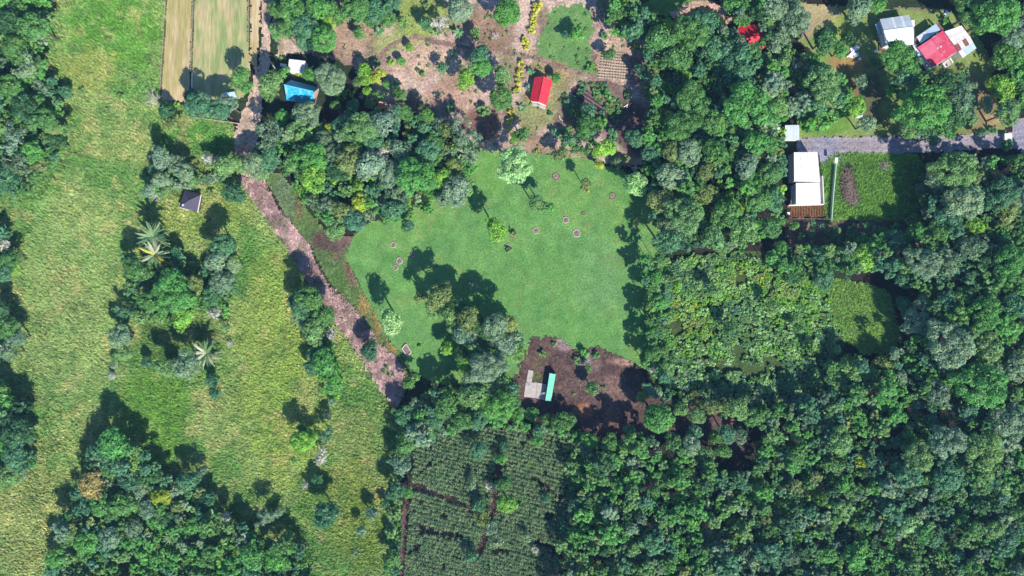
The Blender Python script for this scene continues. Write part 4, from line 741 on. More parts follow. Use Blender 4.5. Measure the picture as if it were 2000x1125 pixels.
mz = [maize_quads(k) for k in range(5)]
def maize_base(): 
    c = rnd.choice([obs(120, 142, 104), obs(116, 142, 100), obs(96, 130, 90), obs(126, 144, 104), obs(92, 122, 94)]) * 1.5
    return c * rnd.uniform(.8, 1.2)
mz_me = [quads_mesh('maize_plant', q, np.repeat(B[:, None] * np.ones((1, 3)), 4, 0), M['leaf']) for q, B in mz]
PATHS = [([(796, 945), (840, 960), (885, 978), (925, 995)], 9), ([(797, 960), (790, 1010), (788, 1060), (784, 1125)], 9), ([(972, 915), (968, 960), (962, 1000), (950, 1040), (935, 1080)], 11), ([(805, 855), (803, 890), (800, 935)], 5),
         ([(815, 1028), (850, 1040), (900, 1050)], 5), ([(1045, 935), (1080, 960), (1095, 975)], 6), ([(1050, 1060), (1080, 1070), (1095, 1085)], 9)]
def near_path(u, v):
    for pts, w in PATHS:
        for (a, b), (c, d) in zip(pts, pts[1:]):
            t = max(0, min(1, ((u - a) * (c - a) + (v - b) * (d - b)) / ((c - a) ** 2 + (d - b) ** 2)))
            if math.hypot(a + t * (c - a) - u, b + t * (d - b) - v) < w / 2 + 1.5: return True
    return False
mpos = []
ang = R(14); ca, sa = math.cos(ang), math.sin(ang)
for i in range(-80, 80):
    for j in range(-80, 80):
        a = i * 3.9 + g.uniform(-2.4, 2.4); b = j * 7.6 + g.uniform(-1.5, 1.5)
        u = 960 + a * ca - b * sa; v = 1000 + a * sa + b * ca
        if v > 1190 or near_path(u, v): continue
        if vnoise(np.array([u]), np.array([v]), 14, 91)[0] < .12: continue
        mpos.append((u, v))
mu = np.array(mpos); ok = inpoly(mu[:, 0], mu[:, 1], MAIZE); mpos = [p for p, k in zip(mpos, ok) if k]
mpos.sort(key=lambda p: p[1] + (0 if p[0] < 960 else 500))
TV, TC = [], []
for k, (u, v) in enumerate(mpos):
    s = rnd.uniform(.85, 1.15); loc = W(u, v, 1.6)
    if k < 300:
        o = bpy.data.objects.new('maize_plant', mz_me[k % 5]); col.objects.link(o); o.location = (loc[0], loc[1], .03); o.rotation_euler = (0, 0, rnd.random() * 6.28); o.scale = (s, s, s)
        o.color = (*maize_base(), 1)
        tag(o, 'tall maize plant with arching leaves in the uppermost rows of the left block', 'maize', 'maize plants in the uppermost rows of the left block')
    else:
        q, B = mz[k % 5]; a = rnd.random() * 6.283; c_, s_ = math.cos(a), math.sin(a); qq = q * s
        TV.append(np.stack([qq[..., 0] * c_ - qq[..., 1] * s_ + loc[0], qq[..., 0] * s_ + qq[..., 1] * c_ + loc[1], qq[..., 2] + .03], -1))
        TC.append(np.repeat(B[:, None] * maize_base()[None], 4, 0))
fill_mesh('maize_crop', TV, TC, 'rows of grey-green maize filling the rest of the field at the bottom', cat='maize')
print('maize', len(mpos))

# ---- palms and bananas: frond objects
def frond_mesh(name, length, width, droop, nleaf, mat, seed):
    gg = np.random.default_rng(seed); qs = []; B = []
    ns = 6; prev = None; pts = []
    for i in range(ns + 1):
        t = i / ns; pts.append((length * t * (1 - .12 * t), 0, length * (.42 * t - droop * t * t)))
    for i in range(ns):
        a, b = pts[i], pts[i + 1]; w = .05 * (1 - i / ns) + .015
        qs.append([(a[0], -w, a[2]), (a[0], w, a[2]), (b[0], w, b[2]), (b[0], -w, b[2])]); B.append(1.5)
    if nleaf:
        for k in range(nleaf):
            t = .12 + .86 * k / nleaf; x = length * t * (1 - .12 * t); z = length * (.42 * t - droop * t * t)
            l = width * (math.sin(math.pi * min(t * .9 + .12, 1))) * (.8 + .4 * gg.random())
            for s in (-1, 1):
                w = .05
                qs.append([(x - w, 0, z), (x + w, 0, z), (x + l * .7 + w * .3, s * l * .75, z - l * .35), (x + l * .7 - w * .3, s * l * .75, z - l * .38)]); B.append(.75 + .5 * gg.random())
    else:
        for i in range(ns):
            a, b = pts[i], pts[i + 1]; wa = width * math.sin(math.pi * (i / ns * .9 + .06)); wb = width * math.sin(math.pi * ((i + 1) / ns * .9 + .06))
            for s in (-1, 1):
                qs.append([(a[0], 0, a[2] + .01), (b[0], 0, b[2] + .01), (b[0], s * wb, b[2] - wb * .35), (a[0], s * wa, a[2] - wa * .35)]); B.append(.85 + .3 * gg.random())
    return quads_mesh(name, np.array(qs), np.repeat(np.array(B)[:, None] * np.ones((1, 3)), 4, 0), mat)
palm_f = [frond_mesh('frond', 1.0, .10, d, 30, M['leaf'], 3 + i) for i, d in enumerate((.2, .45, .75))]
ban_f = [frond_mesh('leaf', 1.0, .17, d, 0, M['leaf'], 9 + i) for i, d in enumerate((.3, .55))]
def palm(name, label, cat, u, v, rpx, h, nf, cols, fr, group=None):
    r = rpx * S; loc = W(u, v, h); root = empty(name, (loc[0], loc[1], 0), label, cat, group)
    mb = MB(); mb.tube([(0, 0, 0), (.05, .04, h * .5), (0, 0, h)], [.05 * r + .08, .04 * r + .06, .04 * r + .05], 8).build('trunk', M['bark'], root)
    for k in range(nf):
        f = bpy.data.objects.new(fr[0].name.split('.')[0], fr[k % len(fr)]); col.objects.link(f); f.parent = root
        f.location = (0, 0, h); a = k * 2.39996 + rnd.uniform(-.25, .25); s = r * rnd.uniform(.82, 1.12)
        f.scale = (s, s, s); f.rotation_euler = (rnd.uniform(-.2, .2), rnd.uniform(-.45, .15), a)
        c = cols[rnd.randrange(len(cols))]; f.color = (*(obs(*c) * 1.15), 1)
    return root
PC = [(96, 138, 92), (112, 148, 96), (80, 120, 80), (136, 160, 112), (104, 140, 84), (176, 180, 150)]
palm('palm', 'tall palm with pale drooping fronds, upper of the pair at the pasture edge', 'palm', 300, 462, 33, 8.0, 36, PC, palm_f)
palm('palm', 'tall palm with yellowing fronds, lower of the overlapping pair at the pasture edge', 'palm', 302, 497, 31, 7.4, 36, PC + [(190, 182, 80)], palm_f)
palm('palm', 'solitary spiky palm standing at the right edge of the grove', 'palm', 403, 690, 33, 5.5, 34, PC + [(196, 192, 166)], palm_f)
palm('palm', 'small palm showing above the dense woods at lower left', 'palm', 333, 1050, 17, 8.5, 16, PC, palm_f)
BC = [(92, 150, 96), (110, 164, 112), (72, 128, 76), (128, 170, 120)]
for u, v, r, lab in [(740, 62, 14, 'large banana plant beside the dry grass below the top woods'), (735, 126, 13, 'banana plant at the left end of the curving foot path'), (896, 64, 14, 'banana plant beside the pale leafless tree near the top edge'), (856, 63, 10, 'smaller banana plant left of the pale leafless tree'),
                     (1037, 140, 10, 'banana plant above left of the red cottage'), (1033, 172, 10, 'banana plant touching the left side of the red cottage'), (1020, 212, 10, 'banana plant below left of the red cottage'), (885, 108, 8, 'small banana plant beside the foot path under the round trees'), (775, 165, 11, 'banana plant beside the lime green shrubs in the dry yard'),
                     (1718, 490, 7, 'small banana plant at the edge of the right woods'), (605, 150, 8, 'small banana plant right of the little white roof'), (1175, 12, 9, 'banana plant by the top edge right of the small lawn'), (1670, 78, 9, 'banana plant above the white scrap heap'), (850, 186, 6, 'small dusty banana plant on the dry slope')]:
    palm('banana_plant', lab, 'banana plant', u, v, r, r * S * .9, 10, BC, ban_f, 'banana plants')
# bare pale trees with spreading twigs
def bare_tree(u, v, rpx, h, label):
    r = rpx * S; loc = W(u, v, h); root = empty('bare_tree', (loc[0], loc[1], 0), label, 'tree', 'bare trees')
    gg = random.Random(int(u * 7 + v)); MB().tube([(0, 0, 0), (.1, 0, h * .5), (0, 0, h * .75)], [.16, .13, .1], 6).build('trunk', M['pale_bark'], root)
    for k in range(9):
        a = k * 0.7 + gg.uniform(-.2, .2); el = gg.uniform(.2, 1); l = r * gg.uniform(.8, 1.1)
        d = (math.cos(a), math.sin(a)); mb = MB(); p0 = (0, 0, h * .7)
        p1 = (d[0] * l * .5, d[1] * l * .5, h * .7 + el * l * .35); p2 = (d[0] * l, d[1] * l, h * .7 + el * l * .55)
        mb.tube([p0, p1, p2], [.09, .07, .025], 4)
        for j in range(6):
            t = gg.uniform(.3, .95); b = tuple(p0[i] + (p2[i] - p0[i]) * t for i in range(3)); a2 = a + gg.uniform(-1.2, 1.2); l2 = l * .4
            mb.tube([b, (b[0] + math.cos(a2) * l2, b[1] + math.sin(a2) * l2, b[2] + l2 * .4)], [.05, .02], 3)
        mb.build('branch', M['pale_bark'], root)
for u, v, r, h, lab in [(296, 192, 17, 5, 'bare whitish tree standing alone on the pasture boundary'), (302, 382, 12, 4, 'bare grey tree left of the black-roofed hut'), (412, 612, 11, 3.5, 'bare twiggy tree right of the lime green tree in the grove'), (448, 672, 7, 2, 'small bare tree above right of the solitary palm'), (647, 650, 12, 4, 'bare white-limbed tree beside the cut straw strip'),
                        (1550, 152, 22, 4.5, 'large dark bare tree with fallen twigs left of the pale orange grass'), (218, 732, 7, 2, 'small bare white tree by the pasture ditch'), (860, 44, 13, 5.5, 'bare pale tree by the top edge between banana plants'), (742, 300, 12, 10, 'bare white crown sticking out of the middle woods'), (1848, 588, 12, 10, 'bare whitish crown in the right-hand woods'), (706, 188, 6, 2, 'small bare white shrub right of the blue-roofed house'), (968, 70, 8, 2, 'bare pale shrub on the dry slope near the round trees')]:
    bare_tree(u, v, r, h, lab)
# yellow hedge shrubs left of the red cottage
ORD = ['topmost', 'second', 'third', 'fourth', 'fifth', 'sixth', 'seventh', 'eighth', 'ninth', 'tenth', 'eleventh', 'twelfth', 'thirteenth', 'lowest']
for k, (u, v, r) in enumerate([(1051, 8, 7), (1047, 20, 6), (1043, 34, 6), (1041, 46, 6), (1038, 62, 6), (1025, 80, 7), (1029, 92, 5), (1018, 124, 6), (1016, 143, 6), (1012, 160, 5), (1010, 174, 5), (998, 218, 5), (997, 236, 6), (994, 252, 4)]):
    o = add_tree(u, v, r + 2, 'Y', 'c', 0, True); TREES.pop(); o.name = 'hedge_shrub'; o.children[0].color = (*(obs(204, 206, 70) * 1.25), 1)
    tag(o, 'yellow shrub in the hedge line left of the red cottage, ' + ORD[k] + (' from the top' if 0 < k < 13 else ' of the line'), 'shrub', 'yellow hedge shrubs')
for k, (u, v) in enumerate([(1687, 427), (1701, 426), (1725, 426), (1734, 426)]):
    o = add_tree(u, v, 4, 'Y', 'c', 0, True); TREES.pop(); o.name = 'hedge_shrub'
    tag(o, 'small yellow shrub below the green plot, ' + ['leftmost', 'second from left', 'third from left', 'rightmost'][k] + ' of four', 'shrub', 'yellow shrubs below the green plot')

# ------------------------------------------------------------------ buildings
def V3(p): return mathutils.Vector(W(*p))
def lerp(a, b, t): return a + (b - a) * t
def sheets(parent, A, B, C, D, n, mats, rows=1, name='roof_sheet', th=.05):
    """roof plane A-B (upper edge) to D-C (lower edge), split into separate lapped sheets"""
    A, B, C, D = [p if isinstance(p, mathutils.Vector) else V3(p) for p in (A, B, C, D)]
    nrm = (B - A).cross(D - A).normalized()
    if nrm.z < 0: nrm = -nrm
    for r in range(rows):
        for k in range(n):
            t0, t1 = k / n, (k + 1) / n; s0, s1 = r / rows, (r + 1) / rows
            g_ = .02 / max((B - A).length, .5)
            P = [lerp(lerp(A, D, s0), lerp(B, C, s0), t0 + g_ * .2), lerp(lerp(A, D, s0), lerp(B, C, s0), t1 - g_ * .2), lerp(lerp(A, D, s1), lerp(B, C, s1), t1 - g_ * .2), lerp(lerp(A, D, s1), lerp(B, C, s1), t0 + g_ * .2)]
            lift = nrm * (.006 * (k % 2) + .02 * (rows - 1 - r))
            m = mats(r, k) if callable(mats) else mats
            mb = MB()
            # folded profile: two raised ribs per sheet
            prof = [0, .06, .12, .44, .5, .56, .88, .94, 1.0]; hh = [.035, .035, 0, 0, .025, 0, 0, .035, .035]
            top = [[lerp(P[0], P[1], t) + lift + nrm * h for t, h in zip(prof, hh)], [lerp(P[3], P[2], t) + lift + nrm * h for t, h in zip(prof, hh)]]
            for i in range(len(prof) - 1):
                q = [top[0][i], top[0][i + 1], top[1][i + 1], top[1][i]]
                mb.poly(q); mb.poly([x - nrm * th for x in reversed(q)])
            ring = top[0] + top[1][::-1]
            for i in range(len(ring)):
                a, b = ring[i], ring[(i + 1) % len(ring)]
                mb.poly([a, a - nrm * th, b - nrm * th, b])
            mb.build(name, M[m], parent)
def ridge(parent, a, b, mat, r=.11):
    d = V3(b) - V3(a); e = d.normalized() * .08
    MB().tube([V3(a) - e + mathutils.Vector((0, 0, .05)), V3(b) + e + mathutils.Vector((0, 0, .05))], r, 6).build('ridge_cap', M[mat], parent)
def walls(parent, pts, mat, inset=.94, z0=0.0, th=.14, drop=.12):
    """one wall object per side; pts are eave corners (u,v,z)"""
    P = [V3(p) for p in pts]; c = sum(P, mathutils.Vector()) / len(P)
    P = [mathutils.Vector((c.x + (p.x - c.x) * inset, c.y + (p.y - c.y) * inset, p.z - drop)) for p in P]
    for i in range(len(P)):
        a, b = P[i], P[(i + 1) % len(P)]
        d = (b - a); d.z = 0; d.normalize(); nin = mathutils.Vector((c.x - (a.x + b.x) / 2, c.y - (a.y + b.y) / 2, 0)); nn = mathutils.Vector((-d.y, d.x, 0))
        if nn.dot(nin) < 0: nn = -nn
        bot = [(a.x, a.y, z0), (b.x, b.y, z0), (b.x + nn.x * th - d.x * th, b.y + nn.y * th - d.y * th, z0), (a.x + nn.x * th + d.x * th, a.y + nn.y * th + d.y * th, z0)]
        hz = [a.z, b.z, b.z, a.z]
        MB().prism(bot, [(q[0], q[1], h) for q, h in zip(bot, hz)]).build('wall', M[mat], parent)
    return P
def gable(parent, a, b, top, mat, inset=.94):
    A, B, T = V3(a), V3(b), V3(top); m = (A + B) / 2
    A = lerp(m, A, inset); B = lerp(m, B, inset); T = mathutils.Vector((m.x, m.y, T.z - .1)); A.z -= .1; B.z -= .1
    d = (B - A).normalized(); n = mathutils.Vector((-d.y, d.x, 0)) * .06
    MB().prism([A - n, B - n, T - n], [A + n, B + n, T + n]).build('gable', M[mat], parent)
def opening(parent, a, b, t, w, z0, z1, name, mat, off=.05):
    """door or window panel set on the wall between world points a and b"""
    d = (b - a); d.z = 0; L = d.length; d.normalize(); n = mathutils.Vector((d.y, -d.x, 0))
    c = a + d * (L * t); p = [c - d * w / 2, c + d * w / 2]
    out = n * off
    o = MB().prism([(p[0].x - out.x, p[0].y - out.y, z0), (p[1].x - out.x, p[1].y - out.y, z0), (p[1].x + out.x, p[1].y + out.y, z0), (p[0].x + out.x, p[0].y + out.y, z0)],
                   [(p[0].x - out.x, p[0].y - out.y, z1), (p[1].x - out.x, p[1].y - out.y, z1), (p[1].x + out.x, p[1].y + out.y, z1), (p[0].x + out.x, p[0].y + out.y, z1)]).build(name, M[mat], parent)
    return o
def root_at(name, pts, label, cat, group=None):
    c = [sum(p[i] for p in pts) / len(pts) for i in (0, 1)]; w = W(c[0], c[1], pts[0][2])
    return empty(name, (0, 0, 0), label, cat, group)       # parts carry world coordinates
def roofpart(parent, name='roof'):
    o = bpy.data.objects.new(name, None); col.objects.link(o); o.parent = parent; return o
def posts(parent, pts, r=.06, mat='wood'):
    for p in pts:
        q = V3(p); MB().tube([(q.x, q.y, 0), (q.x, q.y, q.z)], r, 6).build('post', M[mat], parent)
def slab(parent, pts, z, h, mat, name='slab'):
    P = [W(u, v, z + h) for u, v in pts]
    P = [(p[0], p[1]) for p in P]
    ar = sum(P[i][0] * P[(i + 1) % len(P)][1] - P[(i + 1) % len(P)][0] * P[i][1] for i in range(len(P)))
    if ar < 0: P = P[::-1]
    return MB().prism([(*p, z) for p in P], [(*p, z + h) for p in P]).build(name, M[mat], parent)

# red cottage
h = root_at('cottage', [(1056, 178, 2.6)], 'small cottage with bright red gable roof and white front wall', 'house')
rN, rS = (1062, 149, 3.9), (1051.5, 199, 3.9); wN, wS = (1044, 151.5, 2.5), (1035, 196.5, 2.5); eN, eS = (1078.5, 157.5, 2.5), (1068, 206.5, 2.5)
rf = roofpart(h); sheets(rf, rN, rS, wS, wN, 8, 'red_roof'); sheets(rf, rN, rS, eS, eN, 8, 'red_roof'); ridge(rf, rN, rS, 'red_roof')
P = walls(h, [wN, wS, eS, eN], 'white_wall', .90); gable(h, wS, eS, rS, 'white_wall', .9); gable(h, wN, eN, rN, 'white_wall', .9)
opening(h, P[1], P[2], .5, .9, 0, 2.0, 'door', 'wood'); opening(h, P[1], P[2], .22, .8, .9, 1.9, 'window', 'glass')
slab(h, [(1036, 200), (1067, 209), (1065, 214), (1034, 204)], 0.12, .1, 'concrete', 'step')
# blue house
h = root_at('house', [(590, 180, 1.2)], 'house with steep worn turquoise blue roof beside the dirt lane', 'house')
rW, rE = (555, 165.5, 5.0), (611.5, 178.5, 5.0); nW, nE = (568, 156.5, 1.6), (622.5, 170.5, 1.6); sW, sE = (560, 196, 1.6), (614, 203, 1.6)
rf = roofpart(h); sheets(rf, rW, rE, sE, sW, 10, lambda r, k: 'blue_worn' if (r, k) in ((0, 0), (0, 5), (1, 2), (0, 8)) else 'blue_roof', 2); sheets(rf, rW, rE, nE, nW, 10, 'blue_roof'); ridge(rf, rW, rE, 'blue_worn', .16)
P = walls(h, [nW, nE, sE, sW], 'tan_wall', .93); gable(h, nE, sE, rE, 'tan_wall', .93); gable(h, nW, sW, rW, 'tan_wall', .93)
opening(h, P[1], P[2], .5, .9, 0, 1.5, 'door', 'wood')
# white hut with annex
h = root_at('hut', [(580, 130, 3)], 'small hut with flat white roof above the blue-roofed house', 'hut')
c = [(564.8, 115.3, 3.1), (597, 119, 3.1), (592.6, 143, 2.8), (562.2, 139.4, 2.8)]
rf = roofpart(h); sheets(rf, *c, 5, 'white_roof'); walls(h, c, 'white_wall', .92)
h = root_at('lean_to', [(553, 127, 2)], 'tiny white-roofed lean-to left of the flat white hut', 'shed')
c = [(547.4, 123.5, 2.2), (559.5, 125.6, 2.2), (558, 131, 2.0), (547, 129, 2.0)]; rf = roofpart(h); sheets(rf, *c, 2, 'white_roof'); posts(h, c, .05)
# black-roofed hut
h = root_at('hut', [(370, 391, 2.5)], 'hut with charcoal pyramid roof standing in the grove on the pasture', 'hut')
ap = (369.5, 391, 4.6); cs = [(349.5, 405, 2.3), (386, 414.5, 2.3), (393, 380, 2.3), (361, 371, 2.3)]
rf = roofpart(h); A = V3(ap)
for i in range(4):
    a, b = V3(cs[i]), V3(cs[(i + 1) % 4]); th = mathutils.Vector((0, 0, .1))
    MB().prism([a - th, b - th, A - th], [a, b, A]).build('roof_slope', M['black_roof'], rf)
    MB().tube([a + th * .3, A + th * .3], .06, 5).build('hip_cap', M['black_roof'], rf)
a, b = V3(cs[1]), V3(cs[2]); MB().tube([a + (a - b) * .02, b], .14, 5).build('white_trim', M['white_roof'], rf)
a, b = V3(cs[0]), V3(cs[1]); MB().tube([a, lerp(a, b, .55)], .09, 5).build('white_trim', M['white_roof'], rf)
walls(h, cs, 'brown_wall', .86)
p = V3((357.5, 400.5, 3.35)); MB().box((p.x, p.y, p.z), .55, .5, .06, .6).build('roof_light', M['white_roof'], rf)
# green-roofed shed and slab
h = root_at('shed', [(1075, 757, 2.4)], 'narrow open shed with mint green roof beside the concrete slab', 'shed')
c = [(1085.3, 731, 2.6), (1076.3, 783.5, 2.6), (1065, 782, 2.35), (1073.5, 729, 2.35)]
rf = roofpart(h); sheets(rf, c[0], c[1], c[2], c[3], 4, 'green_roof'); posts(h, c + [(1080.8, 757, 2.5), (1069.3, 755, 2.3)], .07)
walls(h, [(1085.3, 731, 2.5), (1076.3, 783.5, 2.5), (1075, 783.5, 2.5), (1084, 731, 2.5)], 'wood', .98)
h = root_at('concrete_slab', [(1045, 755, .2)], 'L-shaped grey concrete slab left of the green-roofed shed', 'slab')
for pts in ([(1032, 722.5), (1042, 724.5), (1038.5, 746.7), (1028.2, 746.7)], [(1027, 747), (1049, 747.3), (1046.8, 777.5), (1023.3, 775.2)], [(1049.4, 747.4), (1067.5, 751), (1064.5, 782), (1047.2, 777.7)]):
    slab(h, pts, .08, .22, 'concrete', 'slab_panel')
# long white-roofed building
h = root_at('building', [(1577, 350, 4)], 'long building with brilliant white two-part roof at the road end', 'building')
nr = [(1550.6, 297.4, 4.7), (1597, 297, 4.7), (1602, 355.6, 4.5), (1551, 354.6, 4.5)]; sr = [(1554.4, 357.4, 4.1), (1601.4, 356.4, 4.1), (1603.4, 398.8, 3.9), (1554.6, 399.4, 3.9)]
rf = roofpart(h); sheets(rf, *nr, 7, 'white_roof'); rf = roofpart(h); sheets(rf, *sr, 7, 'white_roof')
P = walls(h, nr, 'white_wall', .96); opening(h, P[0], P[1], .5, 2.2, 0, 2.2, 'door', 'zinc'); walls(h, sr, 'white_wall', .96)
h = root_at('balcony_frame', [(1546, 330, 2)], 'thin white railing frame on the left wall of the white building, upper one', 'railing')
for zz in (1.0, 2.4):
    MB().tube([V3(p) for p in ((1550, 318, zz), (1543, 319, zz), (1545, 342, zz), (1551, 342, zz))], .05, 5).build('rail', M['steel'], h)
posts(h, [(1543, 319, 2.4), (1545, 342, 2.4)], .05, 'steel')
h = root_at('balcony_frame', [(1548, 380, 2)], 'thin white railing frame on the left wall of the white building, lower one', 'railing')
for zz in (1.0, 2.4):
    MB().tube([V3(p) for p in ((1552, 366, zz), (1548, 366, zz), (1545, 393, zz), (1545, 398, zz))], .05, 5).build('rail', M['steel'], h)
posts(h, [(1548, 366, 2.4), (1545, 398, 2.4)], .05, 'steel')
h = root_at('boundary_wall', [(1609, 370, 1.5)], 'low white wall wrapping the right and lower sides of the white building', 'wall')
for a, b in (((1606.8, 343), (1609.4, 397.4)), ((1541, 400.8), (1609.6, 399))):
    A, B = V3((*a, 1.5)), V3((*b, 1.5)); d = (B - A).normalized(); n = mathutils.Vector((-d.y, d.x, 0)) * .12
    MB().prism([(A.x - n.x, A.y - n.y, 0), (B.x - n.x, B.y - n.y, 0), (B.x + n.x, B.y + n.y, 0), (A.x + n.x, A.y + n.y, 0)], [(A.x - n.x, A.y - n.y, 1.5), (B.x - n.x, B.y - n.y, 1.5), (B.x + n.x, B.y + n.y, 1.5), (A.x + n.x, A.y + n.y, 1.5)]).build('wall_run', M['white_wall'], h)
h = root_at('water_box', [(1540, 417, 1)], 'small white box standing at the left end of the garden bed', 'box')
p = V3((1540, 417, 1.0)); MB().box((p.x, p.y, .1), .75, .7, .9).build('body', M['white_stuff'], h); MB().box((p.x, p.y, 1.003), .82, .78, .06).build('lid', M['white_roof'], h)
# roadside shed
h = root_at('shed', [(1547, 258, 3)], 'shed with flat pale grey roof at the end of the gravel road', 'shed')
c = [(1533.4, 244.5, 3.1), (1561, 244, 3.1), (1561.2, 273, 2.8), (1533.6, 273, 2.8)]; rf = roofpart(h); sheets(rf, *c, 5, 'zinc'); walls(h, [c[0], c[1], c[2], c[3]], 'white_wall', .93)
c = [(1519, 246, 2.3), (1524.5, 245, 2.3), (1523, 256, 2.2), (1517, 257, 2.2)]; h2 = root_at('lean_to', [(1520, 250, 2)], 'scrap of white roofing left of the roadside shed', 'shed'); rf = roofpart(h2); sheets(rf, *c, 1, 'white_roof'); posts(h2, c, .05)
# post with white panel and netting fence
h = root_at('panel_post', [(1634, 313, 4)], 'flat white panel on a tall post at the upper end of the netting fence', 'panel')
q = V3((1634, 313, 3.2)); MB().tube([(q.x, q.y, 0), (q.x, q.y, 3.15)], .07, 6).build('post', M['steel'], h)
sheets(roofpart(h, 'panel'), (1631.4, 307.6, 3.3), (1637.4, 308, 3.3), (1636, 319.5, 3.1), (1630.2, 318.6, 3.1), 1, 'white_roof', name='panel_sheet')
h = root_at('netting_fence', [(1628, 370, 1)], 'pale green netting fence running down beside the white building', 'fence')
fp = [(1633, 320), (1631.5, 340), (1629.5, 362), (1627.5, 385), (1625.8, 408), (1624.4, 428)]
for p in fp: posts(h, [(*p, 1.7)], .05, 'steel')
for a, b in zip(fp, fp[1:]):
    A, B = V3((*a, 1.6)), V3((*b, 1.6)); sag = mathutils.Vector((.28, 0, 0))
    MB().poly([(A.x, A.y, .1), (B.x, B.y, .1), tuple(B), tuple(A)]).poly([tuple(A), tuple(B), tuple(B + sag - mathutils.Vector((0, 0, .25))), tuple(A + sag - mathutils.Vector((0, 0, .25)))]).build('net_panel', M['net'], h)
h = root_at('wire_fence', [(1580, 427, 1)], 'thin wire fence along the lower end of the garden bed', 'fence')
wp = [(1530, 427.5), (1553, 427.5), (1577, 427.5), (1600, 427.5), (1623, 428)]
for p in wp: posts(h, [(*p, 1.3)], .05, 'steel')
for zz in (.5, .9, 1.25): MB().tube([V3((*p, zz)) for p in wp], .025, 4).build('wire', M['steel'], h)

# zinc-roofed house, top right
h = root_at('house', [(1755, 60, 3.2)], 'house with silvery zinc gable roof, bright lower slope, left of the pink roof', 'house')
N1, N2, R1, R2, S2, S1 = (1718.2, 37.4, 3.2), (1775.8, 29.2, 3.2), (1726, 59.8, 4.3), (1783, 52.6, 4.3), (1785.4, 87, 3.1), (1729.6, 90.5, 3.1)
rf = roofpart(h); sheets(rf, R1, R2, N2, N1, 13, lambda r, k: 'zinc_bright' if k in (5, 9) else 'zinc'); sheets(rf, R1, R2, S2, S1, 11, lambda r, k: 'zinc' if k in (0, 8) else ('zinc_stained' if k == 7 else 'zinc_bright')); ridge(rf, R1, R2, 'zinc_bright')
P = walls(h, [N1, N2, S2, S1], 'white_wall', .93); gable(h, N1, S1, R1, 'white_wall', .93); gable(h, N2, S2, R2, 'white_wall', .93); opening(h, P[3], P[2], .4, .9, 0, 2, 'door', 'wood')
h = root_at('lean_to', [(1716, 55, 2.4)], 'low blue-grey lean-to on the left of the silvery house', 'shed')
c = [(1709.5, 48, 2.3), (1720.5, 45, 2.5), (1723, 64, 2.5), (1715.5, 66, 2.3)]; rf = roofpart(h); sheets(rf, *c, 2, 'zinc_blue'); posts(h, c, .06)
h = root_at('deck', [(1722, 85, .5)], 'dark reddish wooden deck with clutter left of the silvery house', 'deck')
for k in range(5): slab(h, [(1716.5 + k * 2.4, 66 + k * .1), (1718.7 + k * 2.4, 66 + k * .1), (1719.5 + k * 2.4, 99), (1717.3 + k * 2.4, 99)], .1, .35, 'brown_wall', 'plank')
for (u, v, s_) in ((1720, 76, .5), (1718, 81, .4), (1712, 99, .8), (1722, 83, .35)):
    o = root_at('crate', [(u, v, .6)], {1720: 'upper pale crate on the dark deck', 1718: 'middle pale crate on the left edge of the dark deck', 1712: 'large whitish crate below the dark deck', 1722: 'small pale crate in the middle of the dark deck'}[u], 'crate'); p = V3((u, v, .8))
    MB().box((p.x, p.y, .46 if u != 1712 else .06), s_, s_ * .8, s_ * .6, .3).build('body', M['zinc_bright'], o); MB().box((p.x, p.y, .463 + s_ * .6 if u != 1712 else .063 + s_ * .6), s_ * 1.08, s_ * .88, .05, .3).build('lid', M['white_stuff'], o)
h = root_at('lean_to', [(1783, 46, 2.2)], 'narrow white awning on the right wall of the silvery house', 'shed')
c = [(1779.4, 40, 2.6), (1786, 39, 2.2), (1786.4, 52, 2.2), (1782.5, 52.4, 2.6)]; rf = roofpart(h); sheets(rf, c[0], c[3], c[2], c[1], 3, 'white_roof'); posts(h, [c[1], c[2]], .05)
# pink-roofed house
h = root_at('house', [(1832, 96, 3.4)], 'large house with faded pink-red gable roof', 'house')
Wc, Nc, Ec, Sc = (1792, 92.8, 3.2), (1841.8, 59.2, 3.2), (1870, 100, 3.2), (1821.4, 132.4, 3.2); rA, rB = (1819.5, 75, 4.6), (1848.8, 114, 4.6)
rf = roofpart(h); sheets(rf, rA, rB, Sc, Wc, 9, lambda r, k: 'pink_faded' if 1 <= k <= 4 and r < 2 else 'pink_roof', 2); sheets(rf, rA, rB, Ec, Nc, 9, lambda r, k: 'pink_faded' if 1 <= k <= 2 and r == 0 else 'pink_roof', 2); ridge(rf, rA, rB, 'pink_roof', .13)
for (u, v) in ((1831.5, 93.5), (1837.5, 91)):
    p = V3((u, v, 4.5)); MB().box((p.x, p.y, p.z), .5, .35, .12, .9).build('roof_patch', M['white_roof'], rf)
P = walls(h, [Wc, Nc, Ec, Sc], 'white_wall', .94); gable(h, Wc, Nc, rA, 'white_wall', .94); gable(h, Sc, Ec, rB, 'white_wall', .94); opening(h, P[3], P[2], .55, .9, 0, 2, 'door', 'wood')
h = root_at('annex', [(1813, 65, 3)], 'annex with pale blue zinc roof above the pink roof', 'shed')
c = [(1798.6, 84.4, 3.0), (1837, 58, 3.0), (1828, 46, 2.6), (1789.6, 72.4, 2.6)]; rf = roofpart(h); sheets(rf, *c, 7, lambda r, k: 'zinc_bright' if k in (0, 1, 2) else 'zinc_blue'); walls(h, [c[0], c[1], c[2], c[3]], 'white_wall', .93)
h = root_at('lean_to', [(1836, 53, 2.4)], 'narrow brown roof strip between the pale blue annex and the rusty roof', 'shed')
c = [(1829.5, 46.5, 2.4), (1833, 45, 2.4), (1845, 58.5, 2.3), (1839.5, 59, 2.3)]; rf = roofpart(h); sheets(rf, *c, 1, 'rust'); posts(h, c, .05)
